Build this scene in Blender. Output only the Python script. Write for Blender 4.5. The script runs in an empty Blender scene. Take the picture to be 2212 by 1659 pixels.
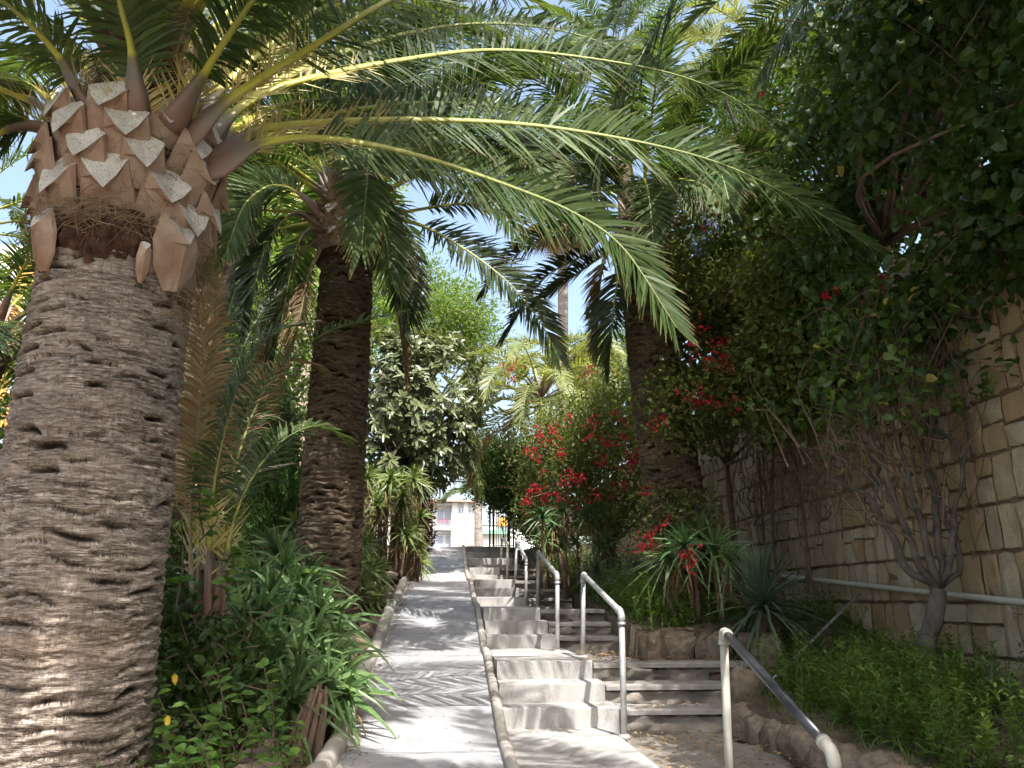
import bpy, math, random
import numpy as np
from mathutils import Vector

random.seed(7)
RNG = np.random.default_rng(7)
SC = bpy.context.scene
COL = SC.collection
EYE = 1.6
YAW, PITCH, FPX = math.radians(4.5), math.radians(14.9), 810.0

# ------------------------------------------------------------------ camera
cd = bpy.data.cameras.new('camera')
cam = bpy.data.objects.new('camera', cd)
COL.objects.link(cam)
cam.location = (0, 0, EYE)
cam.rotation_euler = (math.pi / 2 + PITCH, 0, -YAW)
cd.sensor_width = 36.0
cd.lens = FPX / 1024 * 36.0
cd.clip_start = 0.05
cd.clip_end = 2000
SC.camera = cam

# ------------------------------------------------------------------ sky and sun
SUN_EL, SUN_AZ = math.radians(58), math.radians(19)      # sun stands behind the camera, to the right
w = bpy.data.worlds.new('World')
SC.world = w
w.use_nodes = True
nt = w.node_tree
bg = nt.nodes['Background']
sky = nt.nodes.new('ShaderNodeTexSky')
sky.sky_type = 'NISHITA'
sky.sun_disc = False
sky.sun_elevation = SUN_EL
sky.sun_rotation = math.pi - SUN_AZ
sky.air_density = 1.3
sky.dust_density = 5.0
sky.ozone_density = 0.6
nt.links.new(sky.outputs[0], bg.inputs[0])
bg.inputs[1].default_value = 0.15
sl = bpy.data.lights.new('sun', 'SUN')
sl.energy = 3.5
sl.angle = math.radians(0.5)
sl.color = (1.0, 0.965, 0.915)
sun = bpy.data.objects.new('sun', sl)
COL.objects.link(sun)
sdir = Vector((math.sin(SUN_AZ) * math.cos(SUN_EL), -math.cos(SUN_AZ) * math.cos(SUN_EL), math.sin(SUN_EL)))
sun.rotation_euler = sdir.to_track_quat('Z', 'Y').to_euler()
sun.location = (8, -20, 30)

SC.view_settings.view_transform = 'Standard'
SC.view_settings.look = 'None'
SC.view_settings.exposure = 1.4
SC.view_settings.gamma = 1.0
SC.view_settings.use_curve_mapping = False
cy = SC.cycles
cy.max_bounces = 6
cy.diffuse_bounces = 3
cy.glossy_bounces = 2
cy.transmission_bounces = 4
cy.transparent_max_bounces = 4
cy.caustics_reflective = False
cy.caustics_refractive = False
cy.use_adaptive_sampling = True
cy.adaptive_threshold = 0.03
cy.use_denoising = True

# ------------------------------------------------------------------ places
CT, ST, CP, SP = math.cos(YAW), math.sin(YAW), math.cos(PITCH), math.sin(PITCH)
A = np.array


def ray(U, V):
    """direction (x, y, z) through a place in the view; U, V on a 2212 x 1659 sheet"""
    a = (U * 1024 / 2212 - 512) / FPX
    b = (384 - V * 1024 / 2212) / FPX
    f = CP - b * SP
    up = SP + b * CP
    return A([a * CT + f * ST, -a * ST + f * CT, up])


def at(U, V, y):
    d = ray(U, V)
    return d * (y / d[1]) + A([0, 0, EYE])


def at_x(U, V, x):
    d = ray(U, V)
    return d * (x / d[0]) + A([0, 0, EYE])


def P(x, y, z):
    return A([x, y, z + EYE], float)


# ------------------------------------------------------------------ numpy helpers
def nrm(v):
    return v / np.maximum(np.linalg.norm(v, axis=-1, keepdims=True), 1e-9)


def _hash(i, j, k, s):
    h = (i * 374761393 + j * 668265263 + k * 2147483647 + s * 974711) & 0xffffffff
    h = ((h ^ (h >> 13)) * 1274126177) & 0xffffffff
    return ((h ^ (h >> 16)) & 0xffff) / 65535.0


def vnoise(p, s=0):
    p = np.asarray(p, float)
    i = np.floor(p).astype(np.int64)
    f = p - i
    f = f * f * (3 - 2 * f)
    r = 0
    for a in (0, 1):
        for b in (0, 1):
            for c in (0, 1):
                wgt = (f[..., 0] if a else 1 - f[..., 0]) * (f[..., 1] if b else 1 - f[..., 1]) * (f[..., 2] if c else 1 - f[..., 2])
                r = r + wgt * _hash(i[..., 0] + a, i[..., 1] + b, i[..., 2] + c, s)
    return r * 2 - 1


def fbm(p, s=0, o=3):
    r, a, p = 0, 1.0, np.asarray(p, float)
    for k in range(o):
        r = r + a * vnoise(p * 2 ** k + 17.3 * k, s + k)
        a *= 0.5
    return r


def smooth_path(pts, n):
    """Catmull-Rom through the given points, n samples at even spacing"""
    pts = np.asarray(pts, float)
    if len(pts) == 2:
        t = np.linspace(0, 1, n)[:, None]
        return pts[0] * (1 - t) + pts[1] * t
    q = np.vstack([2 * pts[0] - pts[1], pts, 2 * pts[-1] - pts[-2]])
    out = []
    for i in range(len(pts) - 1):
        p0, p1, p2, p3 = q[i:i + 4]
        t = np.linspace(0, 1, 16, endpoint=False)[:, None]
        out.append(0.5 * ((2 * p1) + (-p0 + p2) * t + (2 * p0 - 5 * p1 + 4 * p2 - p3) * t ** 2 + (-p0 + 3 * p1 - 3 * p2 + p3) * t ** 3))
    out = np.vstack(out + [pts[-1:]])
    s = np.concatenate([[0], np.cumsum(np.linalg.norm(np.diff(out, axis=0), axis=1))])
    x = np.linspace(0, s[-1], n)
    return np.stack([np.interp(x, s, out[:, k]) for k in range(3)], 1)


# ------------------------------------------------------------------ mesh gathering
class MB:
    def __init__(s):
        s.v, s.q, s.t, s.n = [], [], [], 0
        s.rnd, s.tip, s.qm, s.tm, s.cyl = [], [], [], [], []

    def add(s, v, quads=None, tris=None, rnd=0.5, tip=0.0, m=0, cyl=None):
        v = np.asarray(v, float).reshape(-1, 3)
        if quads is not None and len(quads):
            q = np.asarray(quads, np.int64).reshape(-1, 4)
            s.q.append(q + s.n)
            s.qm.append(np.full(len(q), m) if np.isscalar(m) else m)
        if tris is not None and len(tris):
            t = np.asarray(tris, np.int64).reshape(-1, 3)
            s.t.append(t + s.n)
            s.tm.append(np.full(len(t), m) if np.isscalar(m) else m)
        s.v.append(v)
        s.rnd.append(np.broadcast_to(np.asarray(rnd, float), (len(v),)))
        s.tip.append(np.broadcast_to(np.asarray(tip, float), (len(v),)))
        s.cyl.append(cyl if cyl is not None else np.zeros((len(v), 3)))
        s.n += len(v)
        return s

    def mesh(s, name, org=(0, 0, 0), smooth=False, cyl=False):
        me = bpy.data.meshes.new(name)
        v = (np.vstack(s.v) - np.asarray(org)) if s.v else np.zeros((0, 3))
        q = np.vstack(s.q) if s.q else np.zeros((0, 4), np.int64)
        t = np.vstack(s.t) if s.t else np.zeros((0, 3), np.int64)
        me.vertices.add(len(v))
        me.vertices.foreach_set('co', v.astype(np.float32).ravel())
        me.loops.add(q.size + t.size)
        me.loops.foreach_set('vertex_index', np.concatenate([q.ravel(), t.ravel()]).astype(np.int32))
        me.polygons.add(len(q) + len(t))
        st = np.concatenate([np.arange(len(q)) * 4, q.size + np.arange(len(t)) * 3]).astype(np.int32)
        me.polygons.foreach_set('loop_start', st)
        mi = np.concatenate((s.qm + s.tm) or [np.zeros(0)]).astype(np.int32)
        me.polygons.foreach_set('material_index', mi)
        me.polygons.foreach_set('use_smooth', np.full(len(q) + len(t), smooth))
        for nm, dat in (('rnd', s.rnd), ('tip', s.tip)):
            at_ = me.attributes.new(nm, 'FLOAT', 'POINT')
            at_.data.foreach_set('value', np.concatenate(dat).astype(np.float32))
        if cyl:
            at_ = me.attributes.new('cyl', 'FLOAT_VECTOR', 'POINT')
            at_.data.foreach_set('vector', np.vstack(s.cyl).astype(np.float32).ravel())
        me.update(calc_edges=True)
        return me


ORG = {}


def thing(name, label, cat, loc, group=None):
    o = bpy.data.objects.new(name, None)
    o.empty_display_size = 0.2
    COL.objects.link(o)
    o.location = loc
    ORG[o] = np.asarray(loc, float)
    o['label'] = label
    o['category'] = cat
    if group:
        o['group'] = group
    return o


def obj(name, mb, mats, parent=None, org=None, smooth=False, cyl=False, kind=None, label=None, cat=None, group=None):
    if parent is not None:
        org = ORG[parent]
    elif org is None:
        org = np.zeros(3)
    me = mb if isinstance(mb, bpy.types.Mesh) else mb.mesh(name, org, smooth, cyl)
    if not isinstance(mats, (list, tuple)):
        mats = [mats]
    if not len(me.materials):
        for m in mats:
            me.materials.append(m)
    o = bpy.data.objects.new(name, me)
    COL.objects.link(o)
    if parent is not None:
        o.parent = parent
    else:
        o.location = org
    ORG[o] = np.asarray(org, float)
    if kind:
        o['kind'] = kind
    if label:
        o['label'] = label
    if cat:
        o['category'] = cat
    if group:
        o['group'] = group
    return o


# ------------------------------------------------------------------ shapes
def tube(mb, pts, rad, k=8, rnd=0.5, cap=True, m=0, tip=0.0, flat=None, noise=0.0):
    pts = np.asarray(pts, float)
    n = len(pts)
    rad = np.broadcast_to(np.asarray(rad, float), (n,))
    T = nrm(np.gradient(pts, axis=0))
    ref = A([0, 0, 1.0]) if abs(T[:, 2]).mean() < 0.8 else A([1.0, 0, 0])
    S = nrm(np.cross(T, ref))
    N = np.cross(S, T)
    a = np.linspace(0, 2 * np.pi, k, endpoint=False)
    fx = 1.0 if flat is None else flat
    ring = rad[:, None, None] * (np.cos(a)[None, :, None] * S[:, None] * fx + np.sin(a)[None, :, None] * N[:, None])
    if noise:
        nn = 1 + noise * fbm((pts[:, None] + ring) * 6, 3)
        ring = ring * nn[..., None]
    v = (pts[:, None] + ring).reshape(-1, 3)
    i = np.arange(n - 1)[:, None] * k
    j = np.arange(k)[None]
    jn = (j + 1) % k
    q = np.stack([i + j, i + jn, i + k + jn, i + k + j], -1).reshape(-1, 4)
    tr = None
    if cap:
        v = np.vstack([v, pts[:1], pts[-1:]])
        jj = np.arange(k)
        tr = np.vstack([np.stack([np.full(k, n * k), (jj + 1) % k, jj], 1),
                        np.stack([np.full(k, n * k + 1), (n - 1) * k + jj, (n - 1) * k + (jj + 1) % k], 1)])
    tp = np.broadcast_to(np.asarray(tip, float), (n,))
    tp = np.repeat(tp, k)
    if cap:
        tp = np.concatenate([tp, [0, 0]])
    mb.add(v, q, tr, rnd=rnd, tip=tp, m=m)
    return mb


def box(mb, a, b, rnd=0.5, m=0, ch=0.0):
    """box between two corners; ch chamfers every edge"""
    a, b = np.minimum(a, b).astype(float), np.maximum(a, b).astype(float)
    if ch <= 0:
        v = A([[x, y, z] for z in (a[2], b[2]) for y in (a[1], b[1]) for x in (a[0], b[0])])
        mb.add(v, [[0, 2, 3, 1], [4, 5, 7, 6], [0, 1, 5, 4], [2, 6, 7, 3], [0, 4, 6, 2], [1, 3, 7, 5]], rnd=rnd, m=m)
        return mb
    c = (a + b) / 2
    h = (b - a) / 2
    ch = min(ch, h.min() * 0.9)
    v, idx = [], {}
    for sx in (-1, 1):
        for sy in (-1, 1):
            for sz in (-1, 1):
                for ax in range(3):
                    p = A([sx, sy, sz], float) * (h - ch)
                    p[ax] = A([sx, sy, sz])[ax] * h[ax]
                    idx[(sx, sy, sz, ax)] = len(v)
                    v.append(c + p)
    q, t = [], []
    for ax in range(3):
        o1, o2 = [k for k in range(3) if k != ax]
        for s in (-1, 1):
            f = []
            for (p1, p2) in ((-1, -1), (1, -1), (1, 1), (-1, 1)):
                k = [0, 0, 0]
                k[ax], k[o1], k[o2] = s, p1, p2
                f.append(idx[(*k, ax)])
            q.append(f)
        for p1 in (-1, 1):
            for p2 in (-1, 1):
                k0, k1 = [0, 0, 0], [0, 0, 0]
                k0[o1], k0[o2], k0[ax] = p1, p2, -1
                k1[o1], k1[o2], k1[ax] = p1, p2, 1
                q.append([idx[(*k0, o1)], idx[(*k1, o1)], idx[(*k1, o2)], idx[(*k0, o2)]])
    for sx in (-1, 1):
        for sy in (-1, 1):
            for sz in (-1, 1):
                t.append([idx[(sx, sy, sz, k)] for k in range(3)])
    mb.add(A(v), q, t, rnd=rnd, m=m)
    return mb


def blades(mb, base, d, L, W, droop=0.0, prof=(0.55, 1, 0.75, 0), st=(0, 0.35, 0.7, 1), nrmhint=None, fold=0.0, rnd=None, m=0, curl=None):
    """many tapering blades at once: base (n,3), direction d (n,3), length, width; droop bends them down"""
    base, d = np.asarray(base, float), nrm(np.asarray(d, float))
    n = len(base)
    L = np.broadcast_to(np.asarray(L, float), (n,))
    W = np.broadcast_to(np.asarray(W, float), (n,))
    droop = np.broadcast_to(np.asarray(droop, float), (n,))
    if nrmhint is None:
        nrmhint = A([0, 0, 1.0]) + RNG.normal(0, 0.25, (n, 3))
    S = nrm(np.cross(d, nrmhint))
    N = np.cross(S, d)
    if rnd is None:
        rnd = RNG.random(n)
    rnd = np.broadcast_to(rnd, (n,))
    vs, tips = [], []
    g = A([0, 0, -1.0])
    per = 3 if fold else 2
    for k, (t, p) in enumerate(zip(st, prof)):
        c = base + d * (L * t)[:, None] + g * (droop * L * t * t)[:, None]
        if curl is not None:
            c = c + curl * (L * t * t)[:, None]
        last = k == len(st) - 1 and p == 0
        if last:
            vs.append(c[:, None])
            tips.append(np.full((n, 1), t))
        else:
            hw = (W * p * 0.5)[:, None] * S
            if fold:
                lift = N * (W * p * fold)[:, None]
                vs.append(np.stack([c - hw + lift, c, c + hw + lift], 1))
            else:
                vs.append(np.stack([c - hw, c + hw], 1))
            tips.append(np.full((n, per), t))
    v = np.concatenate(vs, 1)
    tip = np.concatenate(tips, 1)
    k = v.shape[1]
    off = np.arange(n)[:, None, None] * k
    q, tr = [], []
    ns = len(st)
    for j in range(ns - 1):
        a, b = j * per, (j + 1) * per
        lastp = j == ns - 2 and prof[-1] == 0
        for e in range(per - 1):
            if lastp:
                tr.append([a + e, a + e + 1, b])
            else:
                q.append([a + e, a + e + 1, b + e + 1, b + e])
    q = (A(q)[None] + off).reshape(-1, 4) if q else None
    tr = (A(tr)[None] + off).reshape(-1, 3) if tr else None
    mb.add(v.reshape(-1, 3), q, tr, rnd=np.repeat(rnd, k), tip=tip.ravel(), m=m)
    return mb


def leaves(mb, c, d, nn, L, W, rnd=None, fold=0.25, heart=0.5, m=0, detail=False):
    """folded single leaves: 4 triangles each"""
    n = len(c)
    d = nrm(d)
    S = nrm(np.cross(d, nn))
    N = np.cross(S, d)
    L = np.broadcast_to(np.asarray(L, float), (n,))[:, None]
    W = np.broadcast_to(np.asarray(W, float), (n,))[:, None]
    if rnd is None:
        rnd = RNG.random(n)
    if detail:
        h1, h2 = heart * 0.62, 0.5 + heart * 0.45
        m1, m2 = c + d * L * h1, c + d * L * h2
        tipp = c + d * L - N * L * 0.16
        up1, up2 = N * W * fold, N * W * fold * 0.55
        v = np.stack([c, m1, m2, tipp, m1 - S * W * 0.47 + up1, m2 - S * W * 0.40 + up2 - N * L * 0.05, m1 + S * W * 0.47 + up1, m2 + S * W * 0.40 + up2 - N * L * 0.05], 1)
        o = np.arange(n)[:, None, None] * 8
        t = (A([[0, 1, 4], [0, 6, 1], [5, 2, 3], [2, 7, 3]])[None] + o).reshape(-1, 3)
        q = (A([[4, 1, 2, 5], [1, 6, 7, 2]])[None] + o).reshape(-1, 4)
        tp = np.tile([0, 0.3, 0.7, 1, 0.3, 0.7, 0.3, 0.7], (n, 1))
        mb.add(v.reshape(-1, 3), q, t, rnd=np.repeat(rnd, 8), tip=tp.ravel(), m=m)
        return mb
    mid = c + d * L * heart
    v = np.stack([c, mid - S * W * 0.5 + N * W * fold, mid, mid + S * W * 0.5 + N * W * fold, c + d * L - N * L * 0.12], 1)
    tip = np.tile([0, 0.5, 0.4, 0.5, 1.0], (n, 1))
    o = np.arange(n)[:, None, None] * 5
    t = (A([[0, 2, 1], [0, 3, 2], [1, 2, 4], [2, 3, 4]])[None] + o).reshape(-1, 3)
    mb.add(v.reshape(-1, 3), None, t, rnd=np.repeat(rnd, 5), tip=tip.ravel(), m=m)
    return mb


def rand_dirs(n, up=0.0):
    d = RNG.normal(0, 1, (n, 3))
    d = nrm(d)
    d[:, 2] += up
    return nrm(d)


def in_ellipsoid(n, c, r, shell=0.5):
    d = rand_dirs(n)
    rad = shell + (1 - shell) * RNG.random(n) ** 0.6
    return np.asarray(c) + d * np.asarray(r) * rad[:, None], d


# ------------------------------------------------------------------ materials
def new_mat(name):
    m = bpy.data.materials.new(name)
    m.use_nodes = True
    t = m.node_tree
    for n in list(t.nodes):
        t.nodes.remove(n)
    out = t.nodes.new('ShaderNodeOutputMaterial')
    b = t.nodes.new('ShaderNodeBsdfPrincipled')
    t.links.new(b.outputs[0], out.inputs[0])
    return m, t, b, out


def N_(t, kind, **kw):
    n = t.nodes.new(kind)
    for k, v in kw.items():
        setattr(n, k, v)
    return n


def ramp(t, fac, stops):
    r = N_(t, 'ShaderNodeValToRGB')
    while len(r.color_ramp.elements) < len(stops):
        r.color_ramp.elements.new(0.5)
    for e, (p, c) in zip(r.color_ramp.elements, stops):
        e.position = p
        e.color = (*c, 1) if len(c) == 3 else c
    t.links.new(fac, r.inputs[0])
    return r.outputs[0]


def mixc(t, fac, a, b, mode='MIX'):
    n = N_(t, 'ShaderNodeMix', data_type='RGBA', blend_type=mode)
    for sock, val in ((n.inputs[0], fac), (n.inputs[6], a), (n.inputs[7], b)):
        if hasattr(val, 'is_output') or isinstance(val, bpy.types.NodeSocket):
            t.links.new(val, sock)
        elif isinstance(val, (int, float)):
            sock.default_value = val
        else:
            sock.default_value = (*val, 1)
    return n.outputs[2]


def attr(t, name, out=2):
    n = N_(t, 'ShaderNodeAttribute', attribute_name=name)
    return n.outputs[out]


def noise_tex(t, scale, detail=4, vec=None, rough=0.55, stretch=None, obj_co=True):
    n = N_(t, 'ShaderNodeTexNoise')
    n.inputs['Scale'].default_value = scale
    n.inputs['Detail'].default_value = detail
    n.inputs['Roughness'].default_value = rough
    if vec is None:
        vec = N_(t, 'ShaderNodeNewGeometry').outputs['Position']
    if stretch:
        mp = N_(t, 'ShaderNodeMapping')
        mp.inputs['Scale'].default_value = stretch
        t.links.new(vec, mp.inputs[0])
        vec = mp.outputs[0]
    t.links.new(vec, n.inputs[0])
    return n.outputs[0]


def bump(t, b, h, strength=0.4, dist=0.02, prev=None):
    n = N_(t, 'ShaderNodeBump')
    n.inputs['Strength'].default_value = strength
    n.inputs['Distance'].default_value = dist
    t.links.new(h, n.inputs['Height'])
    if prev is not None:
        t.links.new(prev, n.inputs['Normal'])
    t.links.new(n.outputs[0], b.inputs['Normal'])
    return n.outputs[0]


def leaf_mat(name, c0, c1, tipc=None, tip0=0.75, tip1=1.0, trans=0.4, rough=0.42, spec=0.35, objvar=0.25, glow=(1.5, 1.45, 0.55), odd=None):
    m, t, b, out = new_mat(name)
    rv = attr(t, 'rnd')
    col = mixc(t, rv, c0, c1)
    if odd is not None:        # a few ageing leaves
        col = mixc(t, ramp(t, attr(t, 'rnd'), [(0.93, (0, 0, 0)), (0.97, (1, 1, 1))]), col, odd)
    oi = N_(t, 'ShaderNodeObjectInfo').outputs['Random']
    hs = N_(t, 'ShaderNodeHueSaturation')
    mr = N_(t, 'ShaderNodeMapRange')
    mr.inputs['To Min'].default_value = 1 - objvar
    mr.inputs['To Max'].default_value = 1 + objvar
    t.links.new(oi, mr.inputs[0])
    t.links.new(mr.outputs[0], hs.inputs['Value'])
    t.links.new(col, hs.inputs['Color'])
    col = hs.outputs[0]
    if tipc is not None:
        mr2 = N_(t, 'ShaderNodeMapRange')
        mr2.inputs['From Min'].default_value = tip0
        mr2.inputs['From Max'].default_value = tip1
        t.links.new(attr(t, 'tip'), mr2.inputs[0])
        col = mixc(t, mr2.outputs[0], col, tipc)
    t.links.new(col, b.inputs['Base Color'])
    b.inputs['Roughness'].default_value = rough
    b.inputs['Specular IOR Level'].default_value = spec
    if trans > 0:
        tl = N_(t, 'ShaderNodeBsdfTranslucent')
        tc = mixc(t, 1.0, col, glow, 'MULTIPLY')
        t.links.new(tc, tl.inputs[0])
        mx = N_(t, 'ShaderNodeMixShader')
        mx.inputs[0].default_value = trans
        t.links.new(b.outputs[0], mx.inputs[1])
        t.links.new(tl.outputs[0], mx.inputs[2])
        t.links.new(mx.outputs[0], out.inputs[0])
    return m


def plain(name, c, rough=0.6, metal=0.0, nscale=None, c2=None, bstr=0.0, bscale=60, spec=0.3, objrand=None):
    m, t, b, out = new_mat(name)
    b.inputs['Roughness'].default_value = rough
    b.inputs['Metallic'].default_value = metal
    b.inputs['Specular IOR Level'].default_value = spec
    if nscale:
        f = noise_tex(t, nscale, 5)
        col = ramp(t, f, [(0.3, c), (0.7, c2)])
    else:
        rgb = N_(t, 'ShaderNodeRGB')
        rgb.outputs[0].default_value = (*c, 1)
        col = rgb.outputs[0]
    if objrand:
        oi = N_(t, 'ShaderNodeObjectInfo').outputs['Random']
        col = mixc(t, 1.0, col, ramp(t, oi, objrand), 'MULTIPLY')
    t.links.new(col, b.inputs['Base Color'])
    if bstr:
        bump(t, b, noise_tex(t, bscale, 5), bstr, 0.02)
    return m


def concrete_mat(name, c0, c1, stain, streak=False, bscale=90, bstr=0.25):
    m, t, b, out = new_mat(name)
    f = noise_tex(t, 3.0, 6, rough=0.65)
    col = ramp(t, f, [(0.3, c0), (0.7, c1)])
    f2 = noise_tex(t, 0.9, 5, rough=0.7)
    col = mixc(t, ramp(t, f2, [(0.48, (0, 0, 0)), (0.72, (0.55, 0.55, 0.55))]), col, stain)
    if streak:        # rain streaks that run down the faces
        f3 = noise_tex(t, 4.0, 6, stretch=(1.0, 1.0, 0.3), rough=0.75)
        col = mixc(t, ramp(t, f3, [(0.48, (0, 0, 0)), (0.70, (0.8, 0.8, 0.8))]), col, tuple(x * 0.55 for x in stain))
    f4 = noise_tex(t, 160, 2)
    col = mixc(t, ramp(t, f4, [(0.35, (0.35, 0.35, 0.35)), (0.5, (0, 0, 0))]), col, tuple(x * 0.5 for x in c0))
    t.links.new(col, b.inputs['Base Color'])
    b.inputs['Roughness'].default_value = 0.88
    b.inputs['Specular IOR Level'].default_value = 0.2
    n1 = bump(t, b, noise_tex(t, bscale, 4), bstr, 0.01)
    bump(t, b, noise_tex(t, 9, 4), 0.2, 0.006, n1)
    return m


M = {}
M['ramp'] = concrete_mat('ramp_concrete', (0.29, 0.29, 0.305), (0.41, 0.407, 0.415), (0.18, 0.178, 0.182))
M['step'] = concrete_mat('step_concrete', (0.37, 0.355, 0.335), (0.48, 0.465, 0.445), (0.205, 0.19, 0.175), streak=True)
M['kerb'] = concrete_mat('kerb_concrete', (0.33, 0.30, 0.26), (0.45, 0.42, 0.38), (0.2, 0.18, 0.15))
M['rough_stone'] = concrete_mat('rough_riser_stone', (0.16, 0.14, 0.118), (0.31, 0.28, 0.24), (0.085, 0.073, 0.062), bscale=40, bstr=0.6)
M['nosing'] = concrete_mat('worn_nosing', (0.25, 0.235, 0.215), (0.36, 0.34, 0.315), (0.14, 0.13, 0.115))
M['soil'] = plain('soil', (0.05, 0.035, 0.022), 0.95, nscale=5, c2=(0.15, 0.11, 0.075), bstr=0.8, bscale=25)
M['ground'] = plain('ground', (0.13, 0.11, 0.08), 0.95, nscale=0.6, c2=(0.2, 0.17, 0.12))
M['rock'] = plain('edging_rock', (0.105, 0.08, 0.058), 0.92, nscale=14, c2=(0.28, 0.22, 0.16), bstr=1.0, bscale=24)
M['mortar'] = plain('wall_mortar', (0.13, 0.095, 0.06), 0.95, nscale=12, c2=(0.22, 0.165, 0.11), bstr=0.7, bscale=50)
M['galv'] = plain('galvanised_pipe', (0.34, 0.34, 0.34), 0.5, 0.45, nscale=14, c2=(0.55, 0.55, 0.54), spec=0.4)
M['paintpipe'] = plain('cream_painted_pipe', (0.36, 0.345, 0.29), 0.5, 0.0, nscale=10, c2=(0.47, 0.455, 0.39))
M['blackwrap'] = plain('dark_worn_rail', (0.018, 0.019, 0.022), 0.32, 0.2, nscale=16, c2=(0.05, 0.05, 0.055), spec=0.5)
M['iron'] = plain('black_iron', (0.012, 0.012, 0.016), 0.5, 0.3)

# stones of the wall: colour differs from block to block
m, t, b, out = new_mat('wall_stone')
oi = N_(t, 'ShaderNodeObjectInfo').outputs['Random']
col = ramp(t, oi, [(0.0, (0.32, 0.215, 0.105)), (0.2, (0.42, 0.335, 0.21)), (0.45, (0.48, 0.41, 0.30)), (0.65, (0.36, 0.245, 0.125)), (0.85, (0.50, 0.435, 0.33)), (1.0, (0.34, 0.275, 0.185))])
f = noise_tex(t, 7, 6, rough=0.7)
col = mixc(t, ramp(t, f, [(0.35, (0, 0, 0)), (0.7, (0.7, 0.7, 0.7))]), col, (0.27, 0.18, 0.09))
f = noise_tex(t, 45, 4)
col = mixc(t, ramp(t, f, [(0.58, (0, 0, 0)), (0.7, (0.5, 0.5, 0.5))]), col, (0.14, 0.10, 0.07))
t.links.new(col, b.inputs['Base Color'])
b.inputs['Roughness'].default_value = 0.92
n1 = bump(t, b, noise_tex(t, 55, 5), 0.6, 0.012)
bump(t, b, noise_tex(t, 14, 4), 0.5, 0.03, n1)
M['wallstone'] = m


def bark_mat(name, light, dark, fibre, vs=1.0):
    """palm bark: horizontal wood fibre, thin cracks both ways, dark fibre in the leaf scars ('rnd')"""
    m, t, b, out = new_mat(name)
    c = attr(t, 'cyl', 1)
    f = noise_tex(t, 4 * vs, 8, vec=c, stretch=(1, 8, 1), rough=0.75)
    col = ramp(t, f, [(0.28, dark), (0.5, light), (0.75, tuple(min(1, x * 1.3) for x in light))])
    f2 = noise_tex(t, 1.6, 5, vec=c)
    col = mixc(t, ramp(t, f2, [(0.4, (0, 0, 0)), (0.72, (0.65, 0.65, 0.65))]), col, tuple(x * 0.5 for x in light))
    f5 = noise_tex(t, 0.8, 4, vec=c, stretch=(1, 2.2, 1))
    col = mixc(t, ramp(t, f5, [(0.52, (0, 0, 0)), (0.68, (0.45, 0.45, 0.45))]), col, (light[0] * 0.8, light[1] * 0.62, light[2] * 0.42))
    lines = []
    for sc, st_, wd in ((3.2, (1, 12, 1), 0.03), (5.5, (1.6, 16, 1.6), 0.045), (3.4, (9, 1.6, 9), 0.034)):
        n_ = noise_tex(t, sc * vs, 3, vec=c, stretch=st_, rough=0.6)
        lines.append(ramp(t, n_, [(0.5 - wd, (0, 0, 0)), (0.5, (1, 1, 1)), (0.5 + wd, (0, 0, 0))]))
    cr = mixc(t, 1.0, lines[0], mixc(t, 1.0, lines[1], (0.6, 0.6, 0.6), 'MULTIPLY'), 'LIGHTEN')
    msk = ramp(t, noise_tex(t, 2.5 * vs, 4, vec=c, stretch=(1, 3, 1)), [(0.40, (0.35, 0.35, 0.35)), (0.6, (1, 1, 1))])
    up_ = mixc(t, 1.0, lines[2], ramp(t, attr(t, 'rnd'), [(0.02, (0.3, 0.3, 0.3)), (0.25, (1, 1, 1))]), 'MULTIPLY')
    cr = mixc(t, 1.0, mixc(t, 1.0, cr, msk, 'MULTIPLY'), up_, 'LIGHTEN')
    col = mixc(t, mixc(t, 1.0, cr, (0.88, 0.88, 0.88), 'MULTIPLY'), col, fibre)
    col = mixc(t, ramp(t, attr(t, 'rnd'), [(0.3, (0, 0, 0)), (0.85, (0.85, 0.85, 0.85))]), col, fibre)
    t.links.new(col, b.inputs['Base Color'])
    b.inputs['Roughness'].default_value = 0.9
    b.inputs['Specular IOR Level'].default_value = 0.12
    inv = N_(t, 'ShaderNodeInvert')
    t.links.new(cr, inv.inputs['Color'])
    n1 = bump(t, b, inv.outputs[0], 0.9, 0.016)
    n2 = bump(t, b, noise_tex(t, 4 * vs, 7, vec=c, stretch=(2, 14, 2), rough=0.72), 0.7, 0.02, n1)
    bump(t, b, noise_tex(t, 3.5 * vs, 6, vec=c, stretch=(5, 3.0, 5), rough=0.7), 0.4, 0.012, n2)
    return m


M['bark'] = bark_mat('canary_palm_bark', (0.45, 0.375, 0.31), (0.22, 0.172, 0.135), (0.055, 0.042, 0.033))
M['bark_dark'] = bark_mat('shaded_palm_bark', (0.23, 0.172, 0.12), (0.10, 0.072, 0.05), (0.036, 0.026, 0.018))  # darker copy of the palm bark; the trunks' shade is put into the colour
M['bark_grey'] = bark_mat('fan_palm_bark', (0.46, 0.41, 0.38), (0.30, 0.26, 0.235), (0.16, 0.13, 0.12), 0.5)
M['stub'] = plain('leaf_base', (0.24, 0.135, 0.08), 0.75, nscale=5, c2=(0.39, 0.295, 0.225), bstr=0.35, bscale=50)
M['stub_dark'] = plain('old_leaf_base', (0.03, 0.017, 0.013), 0.95, nscale=14, c2=(0.11, 0.06, 0.042), bstr=1.0, bscale=22, spec=0.1)
m, t, b, out = new_mat('cut_face')
f = noise_tex(t, 6, 5)
col = ramp(t, f, [(0.35, (0.44, 0.40, 0.345)), (0.65, (0.68, 0.64, 0.57))])
f = noise_tex(t, 130, 2)
col = mixc(t, ramp(t, f, [(0.56, (0, 0, 0)), (0.64, (0.8, 0.8, 0.8))]), col, (0.10, 0.08, 0.06))
t.links.new(col, b.inputs['Base Color'])
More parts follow.
